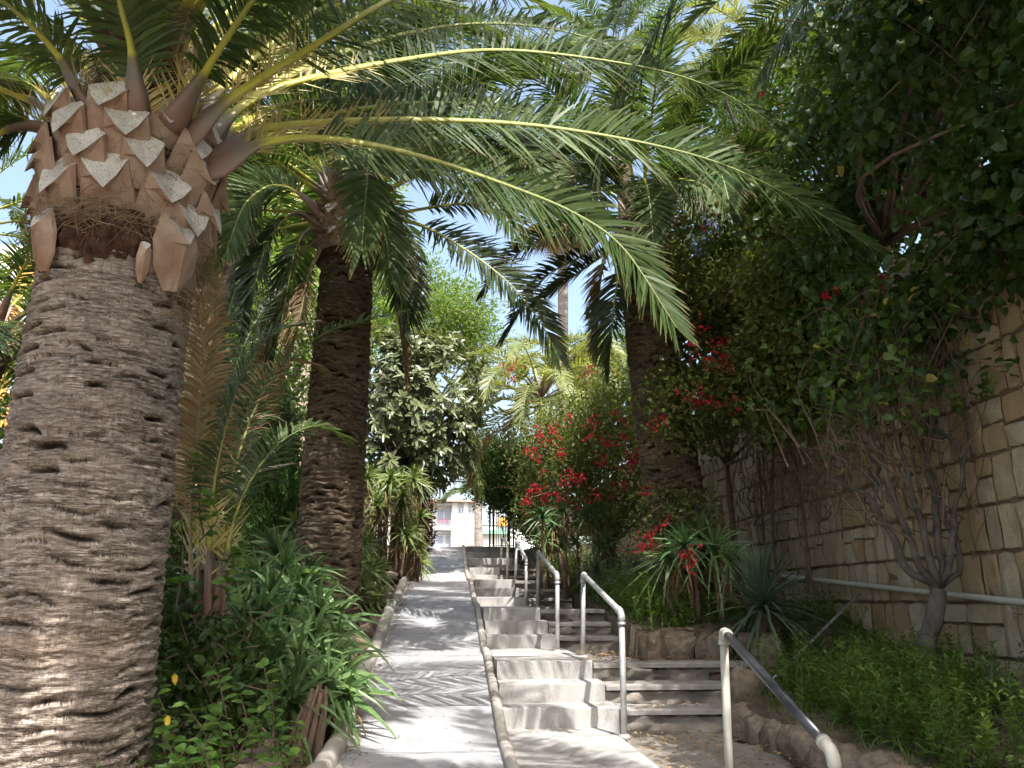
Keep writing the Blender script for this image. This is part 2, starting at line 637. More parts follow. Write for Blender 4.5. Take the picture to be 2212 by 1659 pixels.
b.inputs['Roughness'].default_value = 0.85
M['cut'] = m
M['fibre'] = leaf_mat('sheath_fibre', (0.14, 0.09, 0.05), (0.34, 0.25, 0.16), trans=0.1, rough=0.8, spec=0.1)
# petiole: brown at the base, yellow green, then green along 'tip'
m, t, b, out = new_mat('petiole')
tp = attr(t, 'tip')
col = ramp(t, tp, [(0.0, (0.20, 0.105, 0.07)), (0.085, (0.19, 0.115, 0.085)), (0.125, (0.15, 0.125, 0.10)), (0.15, (0.16, 0.13, 0.06)), (0.175, (0.42, 0.40, 0.045)), (0.38, (0.27, 0.29, 0.055)), (0.7, (0.15, 0.19, 0.05)), (1, (0.12, 0.16, 0.045))])
f = noise_tex(t, 16, 5)
col = mixc(t, ramp(t, f, [(0.6, (0, 0, 0)), (0.72, (0.5, 0.5, 0.5))]), col, (0.10, 0.07, 0.04))
t.links.new(col, b.inputs['Base Color'])
b.inputs['Roughness'].default_value = 0.45
M['petiole'] = m
M['rachis_dry'] = plain('dry_rachis', (0.24, 0.17, 0.09), 0.7, nscale=8, c2=(0.33, 0.25, 0.15))
M['spine'] = leaf_mat('petiole_spines', (0.38, 0.34, 0.10), (0.42, 0.32, 0.16), trans=0.15)
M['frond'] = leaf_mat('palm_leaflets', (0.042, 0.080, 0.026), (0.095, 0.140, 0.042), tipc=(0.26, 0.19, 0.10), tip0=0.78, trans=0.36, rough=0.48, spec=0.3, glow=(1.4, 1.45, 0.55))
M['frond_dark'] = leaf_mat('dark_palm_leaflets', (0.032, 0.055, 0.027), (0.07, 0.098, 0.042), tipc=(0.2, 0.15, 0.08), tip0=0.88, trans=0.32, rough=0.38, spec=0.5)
M['frond_pale'] = leaf_mat('pale_palm_leaflets', (0.15, 0.19, 0.075), (0.26, 0.28, 0.11), tipc=(0.3, 0.24, 0.11), tip0=0.85, trans=0.35, rough=0.4)
M['frond_dry'] = leaf_mat('dry_palm_leaflets', (0.20, 0.13, 0.075), (0.33, 0.24, 0.15), trans=0.25, rough=0.7, spec=0.1)
M['aloe'] = leaf_mat('aloe_leaf', (0.065, 0.145, 0.055), (0.155, 0.235, 0.08), tipc=(0.2, 0.13, 0.06), tip0=0.9, trans=0.12, rough=0.4, spec=0.4)
M['aloe_sun'] = leaf_mat('sunny_aloe_leaf', (0.10, 0.16, 0.045), (0.18, 0.22, 0.06), tipc=(0.28, 0.16, 0.06), tip0=0.85, trans=0.15, rough=0.4, spec=0.4)  # lighter copy of the aloe leaf, with the sunlight put into its colour
M['yucca'] = leaf_mat('yucca_leaf', (0.05, 0.085, 0.055), (0.10, 0.145, 0.085), trans=0.12, rough=0.35, spec=0.5)
M['loquat'] = leaf_mat('loquat_leaf', (0.125, 0.17, 0.07), (0.25, 0.275, 0.14), trans=0.22, rough=0.34, spec=0.6)
M['bright'] = leaf_mat('bright_leaf', (0.11, 0.19, 0.045), (0.20, 0.29, 0.075), trans=0.45, rough=0.45)
M['hedge'] = leaf_mat('hedge_leaf', (0.030, 0.065, 0.016), (0.065, 0.11, 0.028), trans=0.4, rough=0.4)
M['creeper'] = leaf_mat('creeper_leaf', (0.026, 0.062, 0.016), (0.085, 0.135, 0.03), trans=0.45, rough=0.42, odd=(0.30, 0.24, 0.06))
M['bougain'] = leaf_mat('bougainvillea_leaf', (0.065, 0.105, 0.028), (0.19, 0.21, 0.065), trans=0.4, rough=0.42)
M['bract'] = leaf_mat('red_bract', (0.36, 0.008, 0.03), (0.66, 0.035, 0.075), trans=0.45, rough=0.5, glow=(1.2, 1.0, 1.0), spec=0.15)
M['purple'] = leaf_mat('purple_leaf', (0.028, 0.010, 0.017), (0.07, 0.024, 0.035), trans=0.3, glow=(1.4, 0.8, 0.8))
M['plumbago'] = leaf_mat('blue_petals', (0.25, 0.35, 0.75), (0.45, 0.55, 0.85), trans=0.3, glow=(1, 1, 1))
M['weed'] = leaf_mat('weed_leaf', (0.08, 0.155, 0.03), (0.18, 0.27, 0.06), trans=0.4, rough=0.5)
M['grass'] = leaf_mat('grass_blade', (0.06, 0.12, 0.025), (0.15, 0.19, 0.05), tipc=(0.25, 0.2, 0.09), tip0=0.6, trans=0.35)
M['ivy'] = leaf_mat('ivy_leaf', (0.06, 0.14, 0.025), (0.14, 0.24, 0.05), trans=0.4, rough=0.35)
M['yellowleaf'] = leaf_mat('yellow_leaf', (0.5, 0.32, 0.02), (0.6, 0.42, 0.03), trans=0.4)
M['cypress'] = leaf_mat('cypress_leaf', (0.035, 0.085, 0.022), (0.08, 0.15, 0.04), trans=0.2, rough=0.5)
M['litter'] = leaf_mat('fallen_leaf', (0.16, 0.09, 0.04), (0.33, 0.22, 0.10), trans=0.1, rough=0.8)
M['branch'] = plain('grey_branch', (0.055, 0.046, 0.038), 0.85, nscale=9, c2=(0.15, 0.13, 0.11), bstr=0.5, bscale=40)
M['twig'] = plain('brown_twig', (0.10, 0.065, 0.045), 0.85, nscale=12, c2=(0.2, 0.14, 0.10))
M['palebark'] = plain('pale_bark', (0.34, 0.30, 0.26), 0.85, nscale=6, c2=(0.48, 0.44, 0.38), bstr=0.4)

# ------------------------------------------------------------------ heights (relative to the eye)
RS = [(-40, -1.75), (-3, -1.62), (3, -1.45), (4.5, -1.04), (6.2, -0.985), (8.6, -0.55), (9.3, -0.52), (11.4, -0.10), (12.4, -0.07), (14.6, 0.31), (16, 0.36), (18.3, 0.64), (19, 0.7), (21.4, 1.32), (400, 1.32)]


def ramp_z(y):
    return np.interp(y, [p[0] for p in RS], [p[1] for p in RS])


FLIGHTS = [((3.55, 3.9, 4.25), -1.5, -1.0), ((6.95, 7.3, 7.65), -1.0, -0.535), ((9.6, 10.0, 10.4), -0.535, -0.10), ((12.9, 13.3, 13.7), -0.10, 0.32), ((16.8, 17.25), 0.32, 0.64), ((19.8, 20.25, 20.7, 21.15), 0.64, 1.32)]


def stair_z(y):
    z = -1.5
    for rs, a, b in FLIGHTS:
        for i, r in enumerate(rs):
            if y >= r:
                z = a + (b - a) * (i + 1) / len(rs)
    return z


def sheet(name, xs, ys, zf, mat, kind='structure', smooth=True, skirt=0.0):
    X, Y = np.meshgrid(xs, ys)
    Z = zf(X, Y) + EYE
    if skirt:        # turn the rim down into a side wall
        X, Y, Z = (np.pad(q_, 1, mode='edge') for q_ in (X, Y, Z))
        for e_ in (Z[0], Z[-1], Z[:, 0], Z[:, -1]):
            e_ -= skirt
    n, k = X.shape
    v = np.stack([X, Y, Z], -1).reshape(-1, 3)
    i = np.arange(n - 1)[:, None] * k
    j = np.arange(k - 1)[None]
    q = np.stack([i + j, i + j + 1, i + k + j + 1, i + k + j], -1).reshape(-1, 4)
    return obj(name, MB().add(v, q), mat, smooth=smooth, kind=kind)


# ground to the horizon
gx = np.concatenate([[-400, -150, -60], np.linspace(-30, 4.3, 40), [10, 30, 60, 150, 400]])
gy = np.concatenate([[-60, -30], np.linspace(-10, 24, 70), [30, 45, 60, 90, 150, 300, 700]])
sheet('ground', gx, gy, lambda X, Y: ramp_z(Y) - 0.35, M['ground'])
# left planting bed
KL, KR = -0.66, 0.38


def bed_left_z(X, Y):
    return ramp_z(Y) - 0.03 + np.minimum(0.30, (-X - 0.8) * 0.09) + 0.05 * fbm(np.stack([X * 1.7, Y * 1.7, X * 0], -1), 5)


sheet('planting_bed', np.linspace(-16, -0.80, 80), np.linspace(0, 21.6, 140), bed_left_z, M['soil'], skirt=0.5)


def bed_right_z(X, Y):
    base = np.interp(Y, [3, 7.5, 8.0, 8.5, 9.6, 12.9, 17, 20, 21.5], [-0.95, -0.82, -0.5, -0.34, -0.22, 0.05, 0.45, 0.9, 1.3])
    return base + np.clip((X - 2.2) * 0.08, 0, 0.2) + 0.04 * fbm(np.stack([X * 2.1, Y * 2.1, X * 0 + 4], -1), 9)


sheet('planting_bed', np.linspace(2.42, 4.25, 24), np.linspace(2.0, 7.70, 50), bed_right_z, M['soil'], skirt=0.7)
sheet('planting_bed', np.linspace(1.99, 4.25, 26), np.linspace(8.30, 21.6, 110), bed_right_z, M['soil'], skirt=0.7)
sheet('planting_bed', np.linspace(2.97, 4.24, 14), np.linspace(7.2, 8.36, 14), bed_right_z, M['soil'], skirt=0.9)
sheet('upper_terrace', np.linspace(4.62, 60, 12), np.linspace(-6, 40, 12), lambda X, Y: X * 0 + 3.0, M['soil'])

# ------------------------------------------------------------------ ramp
ys = np.linspace(-2, 24, 260)
xs = np.linspace(KL - 0.03, KR + 0.03, 14)
ro = sheet('ramp', xs, ys, lambda X, Y: ramp_z(Y) + 0.006 * fbm(np.stack([X * 2, Y * 2, X * 0], -1), 2), M['ramp'])
# dark joint lines across the ramp: thin grooves filled with dirt
jm = plain('joint_dirt', (0.12, 0.115, 0.11), 0.95)
for yj in (5.9, 7.05, 8.62, 9.95, 11.4, 12.9, 14.6, 16.4, 18.3, 20.0):
    mb = MB()
    xx = np.linspace(KL + 0.02, KR - 0.02, 18)
    yy = yj + 0.012 * vnoise(np.stack([xx * 5, xx * 0 + yj, xx * 0], -1))
    wv = 0.006 + 0.003 * vnoise(np.stack([xx * 9, xx * 0 + yj, xx * 0 + 3], -1))
    a_ = np.stack([xx, yy - wv, ramp_z(yy - wv) + EYE + 0.0085], 1)
    b_ = np.stack([xx, yy + wv, ramp_z(yy + wv) + EYE + 0.0085], 1)
    k = len(xx)
    q = np.stack([np.arange(k - 1), np.arange(1, k), k + np.arange(1, k), k + np.arange(k - 1)], 1)
    obj('joint', mb.add(np.vstack([a_, b_]), q), jm, parent=ro)


def kerb_run(name, x, w, h, y0, y1, step, label_mat, zf, wob, seed):
    r = bpy.data.objects.new(name, None)
    COL.objects.link(r)
    r['kind'] = 'structure'
    ORG[r] = np.zeros(3)
    y = y0
    i = 0
    while y < y1:
        L = step * random.uniform(0.8, 1.2)
        ya, yb = y, min(y + L - 0.012, y1)
        n = 9
        yy = np.linspace(ya, yb, n)
        # rounded top profile
        a = np.linspace(0, np.pi, 9)
        px_ = np.concatenate([[-w / 2], -np.cos(a) * w / 2, [w / 2]])
        pz_ = np.concatenate([[-0.3], h - w * 0.42 + np.sin(a) * w * 0.42, [-0.3]])
        dx = random.uniform(-1, 1) * wob
        dz = random.uniform(-1, 1) * wob
        v = np.stack([np.broadcast_to(x + dx + px_, (n, len(px_))), np.broadcast_to(yy[:, None], (n, len(px_))), zf(yy)[:, None] + EYE + dz + pz_[None]], -1)
        e = np.minimum(yy - ya, yb - yy)
        sh = 1 - min(0.12, wob * 10) * np.exp(-e / 0.015)
        v[..., 0] = x + dx + (v[..., 0] - x - dx) * sh[:, None]
        v[..., 2] -= (min(0.012, wob) * np.exp(-e / 0.02))[:, None]
        v = v + wob * 0.6 * np.stack([fbm(v * 7, seed + 1), fbm(v * 7, seed + 2) * 0, fbm(v * 7, seed + 3)], -1)
        k = len(px_)
        ii = np.arange(n - 1)[:, None] * k
        jj = np.arange(k - 1)[None]
        q = np.stack([ii + jj, ii + jj + 1, ii + k + jj + 1, ii + k + jj], -1).reshape(-1, 4)
        mb = MB().add(v.reshape(-1, 3), q)
        mb.add(np.vstack([v[0], [[x, ya, zf(ya) + EYE]]]), None, [[j, j + 1, k] for j in range(k - 1)])
        mb.add(np.vstack([v[-1], [[x, yb, zf(yb) + EYE]]]), None, [[j, k, j + 1] for j in range(k - 1)])
        obj('kerb_stone', mb, label_mat, parent=r, smooth=True)
        y += L
        i += 1
    return r


kerb_run('kerb_left', KL - 0.075, 0.13, 0.10, 2.0, 21.5, 0.95, M['kerb'], ramp_z, 0.012, 20)
kerb_run('kerb_right', KR + 0.045, 0.08, 0.06, 2.0, 21.5, 1.6, M['kerb'], ramp_z, 0.002, 40)


# ------------------------------------------------------------------ stairs
def slab(x0, x1, y0, y1, z0, z1, seed, amp, nx=26, nose=0.011, riser_n=7, ysub=8, sag=0.0, kink=None):
    """a step or landing: riser, rounded nosing, tread; irregular by amp"""
    prof = [(y0 + 0.012 * 0, z0 + (z1 - z0 - nose) * i / riser_n) for i in range(riser_n + 1)]
    for a in (0.5, 1.0):
        prof.append((y0 + nose * (1 - math.cos(a * math.pi / 2)), z1 - nose + nose * math.sin(a * math.pi / 2)))
    prof += [(y0 + nose + (y1 - y0 - nose) * i / ysub, z1) for i in range(1, ysub + 1)]
    prof = A(prof)
    xs = np.linspace(x0, x1, nx)
    v = np.zeros((nx, len(prof), 3))
    v[..., 0] = xs[:, None]
    v[..., 1] = prof[None, :, 0]
    v[..., 2] = prof[None, :, 1] + EYE
    wgt = np.ones(len(prof))
    wgt[riser_n + 2:] = 0.35
    d = fbm(v * A([5, 9, 9]), seed) * amp
    v[..., 1] += d * wgt * (np.arange(len(prof)) <= riser_n + 2)
    v[..., 2] += 0.5 * fbm(v * 6, seed + 5) * amp * (np.arange(len(prof)) > riser_n)
    if sag:
        v[..., 1] += sag * fbm(v * A([1.2, 0, 0]), seed + 9)
    k = len(prof)
    i = np.arange(nx - 1)[:, None] * k
    j = np.arange(k - 1)[None]
    q = np.stack([i + j, i + k + j, i + k + j + 1, i + j + 1], -1).reshape(-1, 4)
    mb = MB().add(v.reshape(-1, 3), q)
    for row, flip in ((v[0], 1), (v[-1], 0)):       # side faces
        c = A([[row[0, 0], y1, z0 + EYE]])
        tr = [[k, j, j + 1] if not flip else [k, j + 1, j] for j in range(k - 1)]
        mb.add(np.vstack([row, c]), None, tr)
    return mb


def emptys(name):
    r = bpy.data.objects.new(name, None)
    COL.objects.link(r)
    r['kind'] = 'structure'
    ORG[r] = np.zeros(3)
    return r


st_l = emptys('concrete_stairs')
st_r = emptys('stone_stairs')
XL0 = KR + 0.088
XE = [1.33, 1.33, 1.17, 1.12, 1.10, 1.6]            # right end of the smooth steps, flight by flight
XR = [2.40, 2.95, 1.98, 1.95, 1.9, 1.9]             # right end of the rough steps
prev_y = 0.0
obj('landing', slab(XL0, 1.33, 0.5, 3.6, -1.8, -1.5, 60, 0.004), M['step'], parent=st_l)
obj('landing', slab(1.34, 2.4, 0.5, 3.6, -1.85, -1.52, 61, 0.01), M['rough_stone'], parent=st_r)
for fi, (rs, za, zb) in enumerate(FLIGHTS):
    nxt = FLIGHTS[fi + 1][0][0] if fi + 1 < len(FLIGHTS) else 26.0
    for i, y in enumerate(rs):
        z0 = za + (zb - za) * i / len(rs)
        z1 = za + (zb - za) * (i + 1) / len(rs)
        last = i == len(rs) - 1
        ye = (rs[i + 1] + 0.06) if not last else nxt + 0.05
        xe = XE[fi] + (len(rs) - 1 - i) * 0.045
        nm = 'landing' if last else 'step'
        obj(nm, slab(XL0, xe, y, ye, z0 - 0.12, z1, 70 + fi * 9 + i, 0.0015, sag=0.0), M['step'], parent=st_l, smooth=False)
        # rough riser with a worn concrete nosing, a little lower than the smooth steps
        xr = XR[fi]
        ye2 = ye if not (fi == 1 and last) else 9.55
        obj(nm, slab(xe + 0.012, xr, y + 0.03, ye2, z0 - 0.16, z1 - 0.065, 170 + fi * 9 + i, 0.06, nx=60, riser_n=12), M['rough_stone'], parent=st_r, smooth=True)
        obj('nosing', slab(xe + 0.012, xr, y + 0.0, y + (0.36 if not last else 0.30), z1 - 0.064, z1 - 0.02, 270 + fi * 9 + i, 0.012, nx=30, riser_n=2, nose=0.012), M['nosing'], parent=st_r, smooth=False)


# ------------------------------------------------------------------ rocks
def rock_mesh(seed, name='edging_stone'):
    nu, nv = 11, 7
    u = np.linspace(0, 2 * np.pi, nu, endpoint=False)
    vv = np.linspace(0.12, np.pi - 0.12, nv)
    p = np.stack([np.outer(np.sin(vv), np.cos(u)), np.outer(np.sin(vv), np.sin(u)), np.outer(np.cos(vv), np.ones(nu))], -1)
    p = np.sign(p) * np.abs(p) ** 0.62
    p = p * (1 + 0.30 * fbm(p * 2.1 + seed * 9.1, seed))[..., None] * 0.5
    i = np.arange(nv - 1)[:, None] * nu
    j = np.arange(nu)[None]
    jn = (j + 1) % nu
    q = np.stack([i + j, i + nu + j, i + nu + jn, i + jn], -1).reshape(-1, 4)
    v = np.vstack([p.reshape(-1, 3), [p[0].mean(0)], [p[-1].mean(0)]])
    jj = np.arange(nu)
    tr = np.vstack([np.stack([np.full(nu, nu * nv), jj, (jj + 1) % nu], 1), np.stack([np.full(nu, nu * nv + 1), (nv - 1) * nu + (jj + 1) % nu, (nv - 1) * nu + jj], 1)])
    me = MB().add(v, q, tr).mesh(name, smooth=True)
    me.materials.append(M['rock'])
    return me


ROCKS = [rock_mesh(s) for s in range(7)]


def put_rock(parent, p, size, name='edging_stone'):
    o = bpy.data.objects.new(name, random.choice(ROCKS))
    COL.objects.link(o)
    o.parent = parent
    o.location = np.asarray(p) - ORG[parent]
    o.scale = size
    o.rotation_euler = (random.uniform(-0.15, 0.15), random.uniform(-0.15, 0.15), random.uniform(-0.4, 0.4))
    return o


e1 = thing('stone_edging', 'rough stone edging beside the lower landing, under the nearest handrail', 'edging', P(2.42, 5.5, -1.0))
y = 3.2
while y < 7.0:
    L = random.uniform(0.2, 0.36)
    put_rock(e1, P(2.42 + random.uniform(-0.03, 0.03), y + L / 2, -0.97 + random.uniform(-0.02, 0.03)), (0.24, L * 1.1, 0.25))
    y += L
e2 = thing('stone_edging', 'low rough stone curb holding the bed with the spiky yucca', 'edging', P(2.5, 8.35, -0.5))
x = 1.98
while x < 3.2:
    L = random.uniform(0.2, 0.34)
    put_rock(e2, P(x + L / 2, 8.38 - (x - 2) * 0.35 + random.uniform(-0.03, 0.03), -0.47 + random.uniform(-0.02, 0.02)), (L * 1.1, 0.26, 0.3))
    x += L
put_rock(e2, P(3.0, 7.75, -0.5), (0.3, 0.35, 0.35))
put_rock(e2, P(2.6, 7.25, -0.75), (0.3, 0.35, 0.35))
e3 = thing('stone_edging', 'pale stones lying along the outer side of the ramp kerb', 'edging', P(-1.0, 7, -0.9))
for (yy, n) in ((4.9, 3), (5.3, 3), (5.7, 2), (8.3, 4), (8.7, 4), (9.1, 3), (11.6, 4), (12.2, 4), (12.9, 4), (14.5, 4), (15.3, 4), (16.5, 3)):
    for i in range(n):
        s = random.uniform(0.13, 0.26)
        xx = -0.86 - random.uniform(0.03, 0.34)
        put_rock(e3, P(xx, yy + random.uniform(-0.25, 0.25), float(ramp_z(yy)) + 0.03 + s * 0.2), (s * 1.2, s * 1.1, s * 0.8))

# ------------------------------------------------------------------ stone wall
WX = 4.2


def stone_unit(seed):
    n = 5
    g = A([-0.5, -0.455, 0.0, 0.455, 0.5])
    Y, Z = np.meshgrid(g, g)
    X = 0.026 * fbm(np.stack([Y * 3, Z * 3, Y * 0 + seed * 5.3], -1), seed)
    edge = np.maximum(abs(Y), abs(Z)) > 0.45
    X = X + np.where(edge, 0.02, 0.0)
    Yj = Y + np.where(edge, 0.028, 0.012) * vnoise(np.stack([Y * 2.2, Z * 2.2, Y * 0 + seed * 3.1], -1), seed + 50)
    Zj = Z + np.where(edge, 0.022, 0.012) * vnoise(np.stack([Y * 2.2, Z * 2.2, Y * 0 + seed * 7.7], -1), seed + 90)
    cr = (abs(Y) > 0.45) & (abs(Z) > 0.45)
    Yj = np.where(cr, Yj * 0.93, Yj)
    Zj = np.where(cr, Zj * 0.94, Zj)
    v = np.stack([X, Yj, Zj], -1).reshape(-1, 3)
    i = np.arange(n - 1)[:, None] * n
    j = np.arange(n - 1)[None]
    q = np.stack([i + j, i + n + j, i + n + j + 1, i + j + 1], -1).reshape(-1, 4)
    ring = [k for k in range(n)] + [n * r + n - 1 for r in range(1, n)] + [n * (n - 1) + k for k in range(n - 2, -1, -1)] + [n * r for r in range(n - 2, 0, -1)]
    back = v[ring].copy()
    back[:, 0] = 0.1
    m_ = len(ring)
    v = np.vstack([v, back])
    qs = [[ring[a], ring[(a + 1) % m_], n * n + (a + 1) % m_, n * n + a] for a in range(m_)]
    return v, np.vstack([q, qs])


UNITS = [stone_unit(s) for s in range(12)]
UMESH = []
for (v, q) in UNITS:
    me = MB().add(v, q).mesh('stone', smooth=True)
    me.materials.append(M['wallstone'])
    UMESH.append(me)
wall = thing('stone_wall', 'tall retaining wall of upright tan stones along the right of the stairs', 'wall', P(WX, 8, -1.0))
mb = MB()
box(mb, P(WX + 0.042, -3, -1.6), P(WX + 0.5, 24, 3.1))
obj('mortar', mb, M['mortar'], parent=wall)
stones = []
z = -1.15
while z < 3.1:
    hc = random.uniform(0.30, 0.46)
    y = 1.5 + random.uniform(0, 0.2)
    while y < 22:
        wd = random.choice([random.uniform(0.14, 0.21), random.uniform(0.18, 0.28)])
        j = 0.015
        if random.random() < 0.16:
            k = random.uniform(0.32, 0.68)
            stones.append((y, z, wd, hc * k))
            stones.append((y, z + hc * k, wd, hc * (1 - k)))
        elif random.random() < 0.09:
            wd = random.uniform(0.36, 0.48)
            k = random.uniform(0.4, 0.6)
            stones.append((y, z, wd * k, hc * 0.6))
            stones.append((y + wd * k, z, wd * (1 - k), hc * 0.6))
            stones.append((y, z + hc * 0.6, wd, hc * 0.4))
        else:
            stones.append((y, z, wd, hc))
        y += wd
    z += hc


def vis_key(s):
    yc, zc = s[0] + s[2] / 2, s[1] + s[3] / 2
    c = WX * CT - yc * ST
    f = WX * ST + yc * CT
    dep = f * CP + zc * SP
    u = 512 + FPX * c / dep
    inside = u < 1030 and -0.95 < zc < 2.7 and yc < 15
    return (0 if inside else 1, dep * dep / (s[2] * s[3]) * (1 if zc < 1.9 else 2.5))


stones.sort(key=vis_key)
GAP = 0.014
rest = MB()
for i, (y, z, wd, hc) in enumerate(stones):
    ui = random.randrange(12)
    c = P(WX + random.uniform(-0.02, 0.014), y + wd / 2, z + hc / 2)
    sc = A([1, max(wd - GAP, 0.05), max(hc - GAP, 0.05)])
    if i < 298:
        o = bpy.data.objects.new('stone', UMESH[ui])
        COL.objects.link(o)
        o.parent = wall
        o.location = c - ORG[wall]
        o.scale = sc
    else:
        v, q = UNITS[ui]
        rest.add(v * sc + c, q)
obj('stone_mass', rest, M['wallstone'], parent=wall, kind='stuff', smooth=True)


# ------------------------------------------------------------------ handrails
def pipe_path(pts, r_bend=0.05, n=6):
    pts = [np.asarray(p, float) for p in pts]
    out = [pts[0]]
    for i in range(1, len(pts) - 1):
        a, b, c = pts[i - 1], pts[i], pts[i + 1]
        d1, d2 = nrm(a - b), nrm(c - b)
        p0, p1 = b + d1 * r_bend, b + d2 * r_bend
        for t in np.linspace(0, 1, n):
            out.append((1 - t) ** 2 * p0 + 2 * t * (1 - t) * b + t * t * p1)
    out.append(pts[-1])
    return A(out)


def handrail(label, x, yl, zl, tl, yu, zu, tu, post_m, rail_m, r=0.024, lean=0.02, k=12):
    h = thing('handrail', label, 'handrail', P(x, yl, zl), 'pipe handrails up the stairs')
    a0, a1 = P(x, yl, zl - 0.1), P(x + lean * 0.5, yl, tl)
    b0, b1 = P(x, yu, zu - 0.1), P(x + lean, yu, tu)
    d = nrm(b1 - a1)
    up = A([0, 0, 1.0])
    lp = tube(MB(), [a0, a0 + (a1 - a0) * 0.5, a1 - up * 0.07], r, k)
    obj('post', lp, post_m, parent=h, smooth=True)
    obj('post', tube(MB(), [b0, b0 + (b1 - b0) * 0.5, b1 - up * 0.06], r, k), post_m, parent=h, smooth=True)
    obj('rail', tube(MB(), [a1 + d * 0.07, (a1 + b1) / 2, b1 - d * 0.06], r * 1.02, k), rail_m, parent=h, smooth=True)
    for q0 in (a0, b0):
        obj('base_collar', tube(MB(), [q0 + up * 0.085, q0 + up * 0.118], [r * 2.1, r * 1.5], k, noise=0.1), M['kerb'], parent=h, smooth=True)
    for (e0, e1, e2) in ((a1 - up * 0.10, a1, a1 + d * 0.10), (b1 - up * 0.085, b1, b1 - d * 0.085)):
        mb = tube(MB(), pipe_path([e0, e1, e2], 0.05), r * 1.18, k)
        tube(mb, [e0 - nrm(e0 - e1) * 0.004, e0 - nrm(e0 - e1) * 0.03], r * 1.32, k)
        tube(mb, [e2 - nrm(e2 - e1) * 0.004, e2 - nrm(e2 - e1) * 0.03], r * 1.32, k)
        obj('elbow', mb, post_m, parent=h, smooth=True)
    return h


handrail('nearest pipe handrail, cream post and dark worn rail, rising from the bottom edge', 1.57, 3.45, -1.5, -0.60, 4.75, -1.0, -0.17, M['paintpipe'], M['blackwrap'])
handrail('pipe handrail at the first full flight, its lower post on the sunlit landing', 1.36, 6.5, -1.0, -0.10, 8.35, -0.55, 0.25, M['galv'], M['galv'])
handrail('second galvanised handrail up the stairs, in front of the aloes', 1.20, 9.05, -0.535, 0.26, 11.0, -0.10, 0.615, M['galv'], M['galv'])
handrail('third galvanised handrail up the stairs, at the middle flight', 1.19, 12.5, -0.10, 0.60, 14.4, 0.32, 0.99, M['galv'], M['galv'], k=8)
handrail('farthest pale handrail on the stairs, just below the dark top flight', 1.19, 16.3, 0.32, 1.08, 18.3, 0.64, 1.34, M['paintpipe'], M['galv'], k=8)

wr = thing('wall_handrail', 'pale pipe handrail fixed along the stone wall behind the branching shrub', 'handrail', at_x(1960, 1275, WX - 0.1))
a_, b_ = at_x(1700, 1246, WX - 0.09), at_x(2230, 1304, WX - 0.09)
e_ = a_ + (a_ - b_) * 0.5
s_ = b_ + (b_ - a_) * 0.3
obj('rail', tube(MB(), smooth_path([e_, a_, (a_ + b_) / 2, b_, s_], 12), 0.026, 12), M['paintpipe'], parent=wr, smooth=True)
for f in (0.1, 0.45, 0.8):
    p = e_ + (s_ - e_) * f
    obj('bracket', tube(MB(), pipe_path([p - A([0, 0, 0.02]), p - A([0, 0, 0.07]), p + A([0.1, 0, -0.09])], 0.02), 0.009, 8), M['paintpipe'], parent=wr, smooth=True)
pole0, pole1 = at_x(1588, 1548, 2.40), at_x(1858, 1282, WX - 0.06)
obj('leaning_pole', tube(MB(), [pole0, (pole0 + pole1) / 2, pole1], 0.014, 10, ), M['galv'], org=pole0, smooth=True,
    label='thin grey metal pole leaning from the stairs against the stone wall', cat='pole')


# ------------------------------------------------------------------ palm fronds
def rot_about(v, axis, ang):
    c, s = np.cos(ang)[..., None], np.sin(ang)[..., None]
    return v * c + np.cross(axis, v) * s + axis * (axis * v).sum(-1, keepdims=True) * (1 - c)


def frame(path, twist=0.0, hint=None):
    T = nrm(np.gradient(path, axis=0))
    up = A([0, 0, 1.0]) if hint is None else np.asarray(hint, float)
    N = nrm(up - T * (T @ up)[:, None])
    tw = np.broadcast_to(np.asarray(twist, float), (len(path),))
    N = rot_about(N, T, tw)
    S = np.cross(T, N)
    return T, S, N


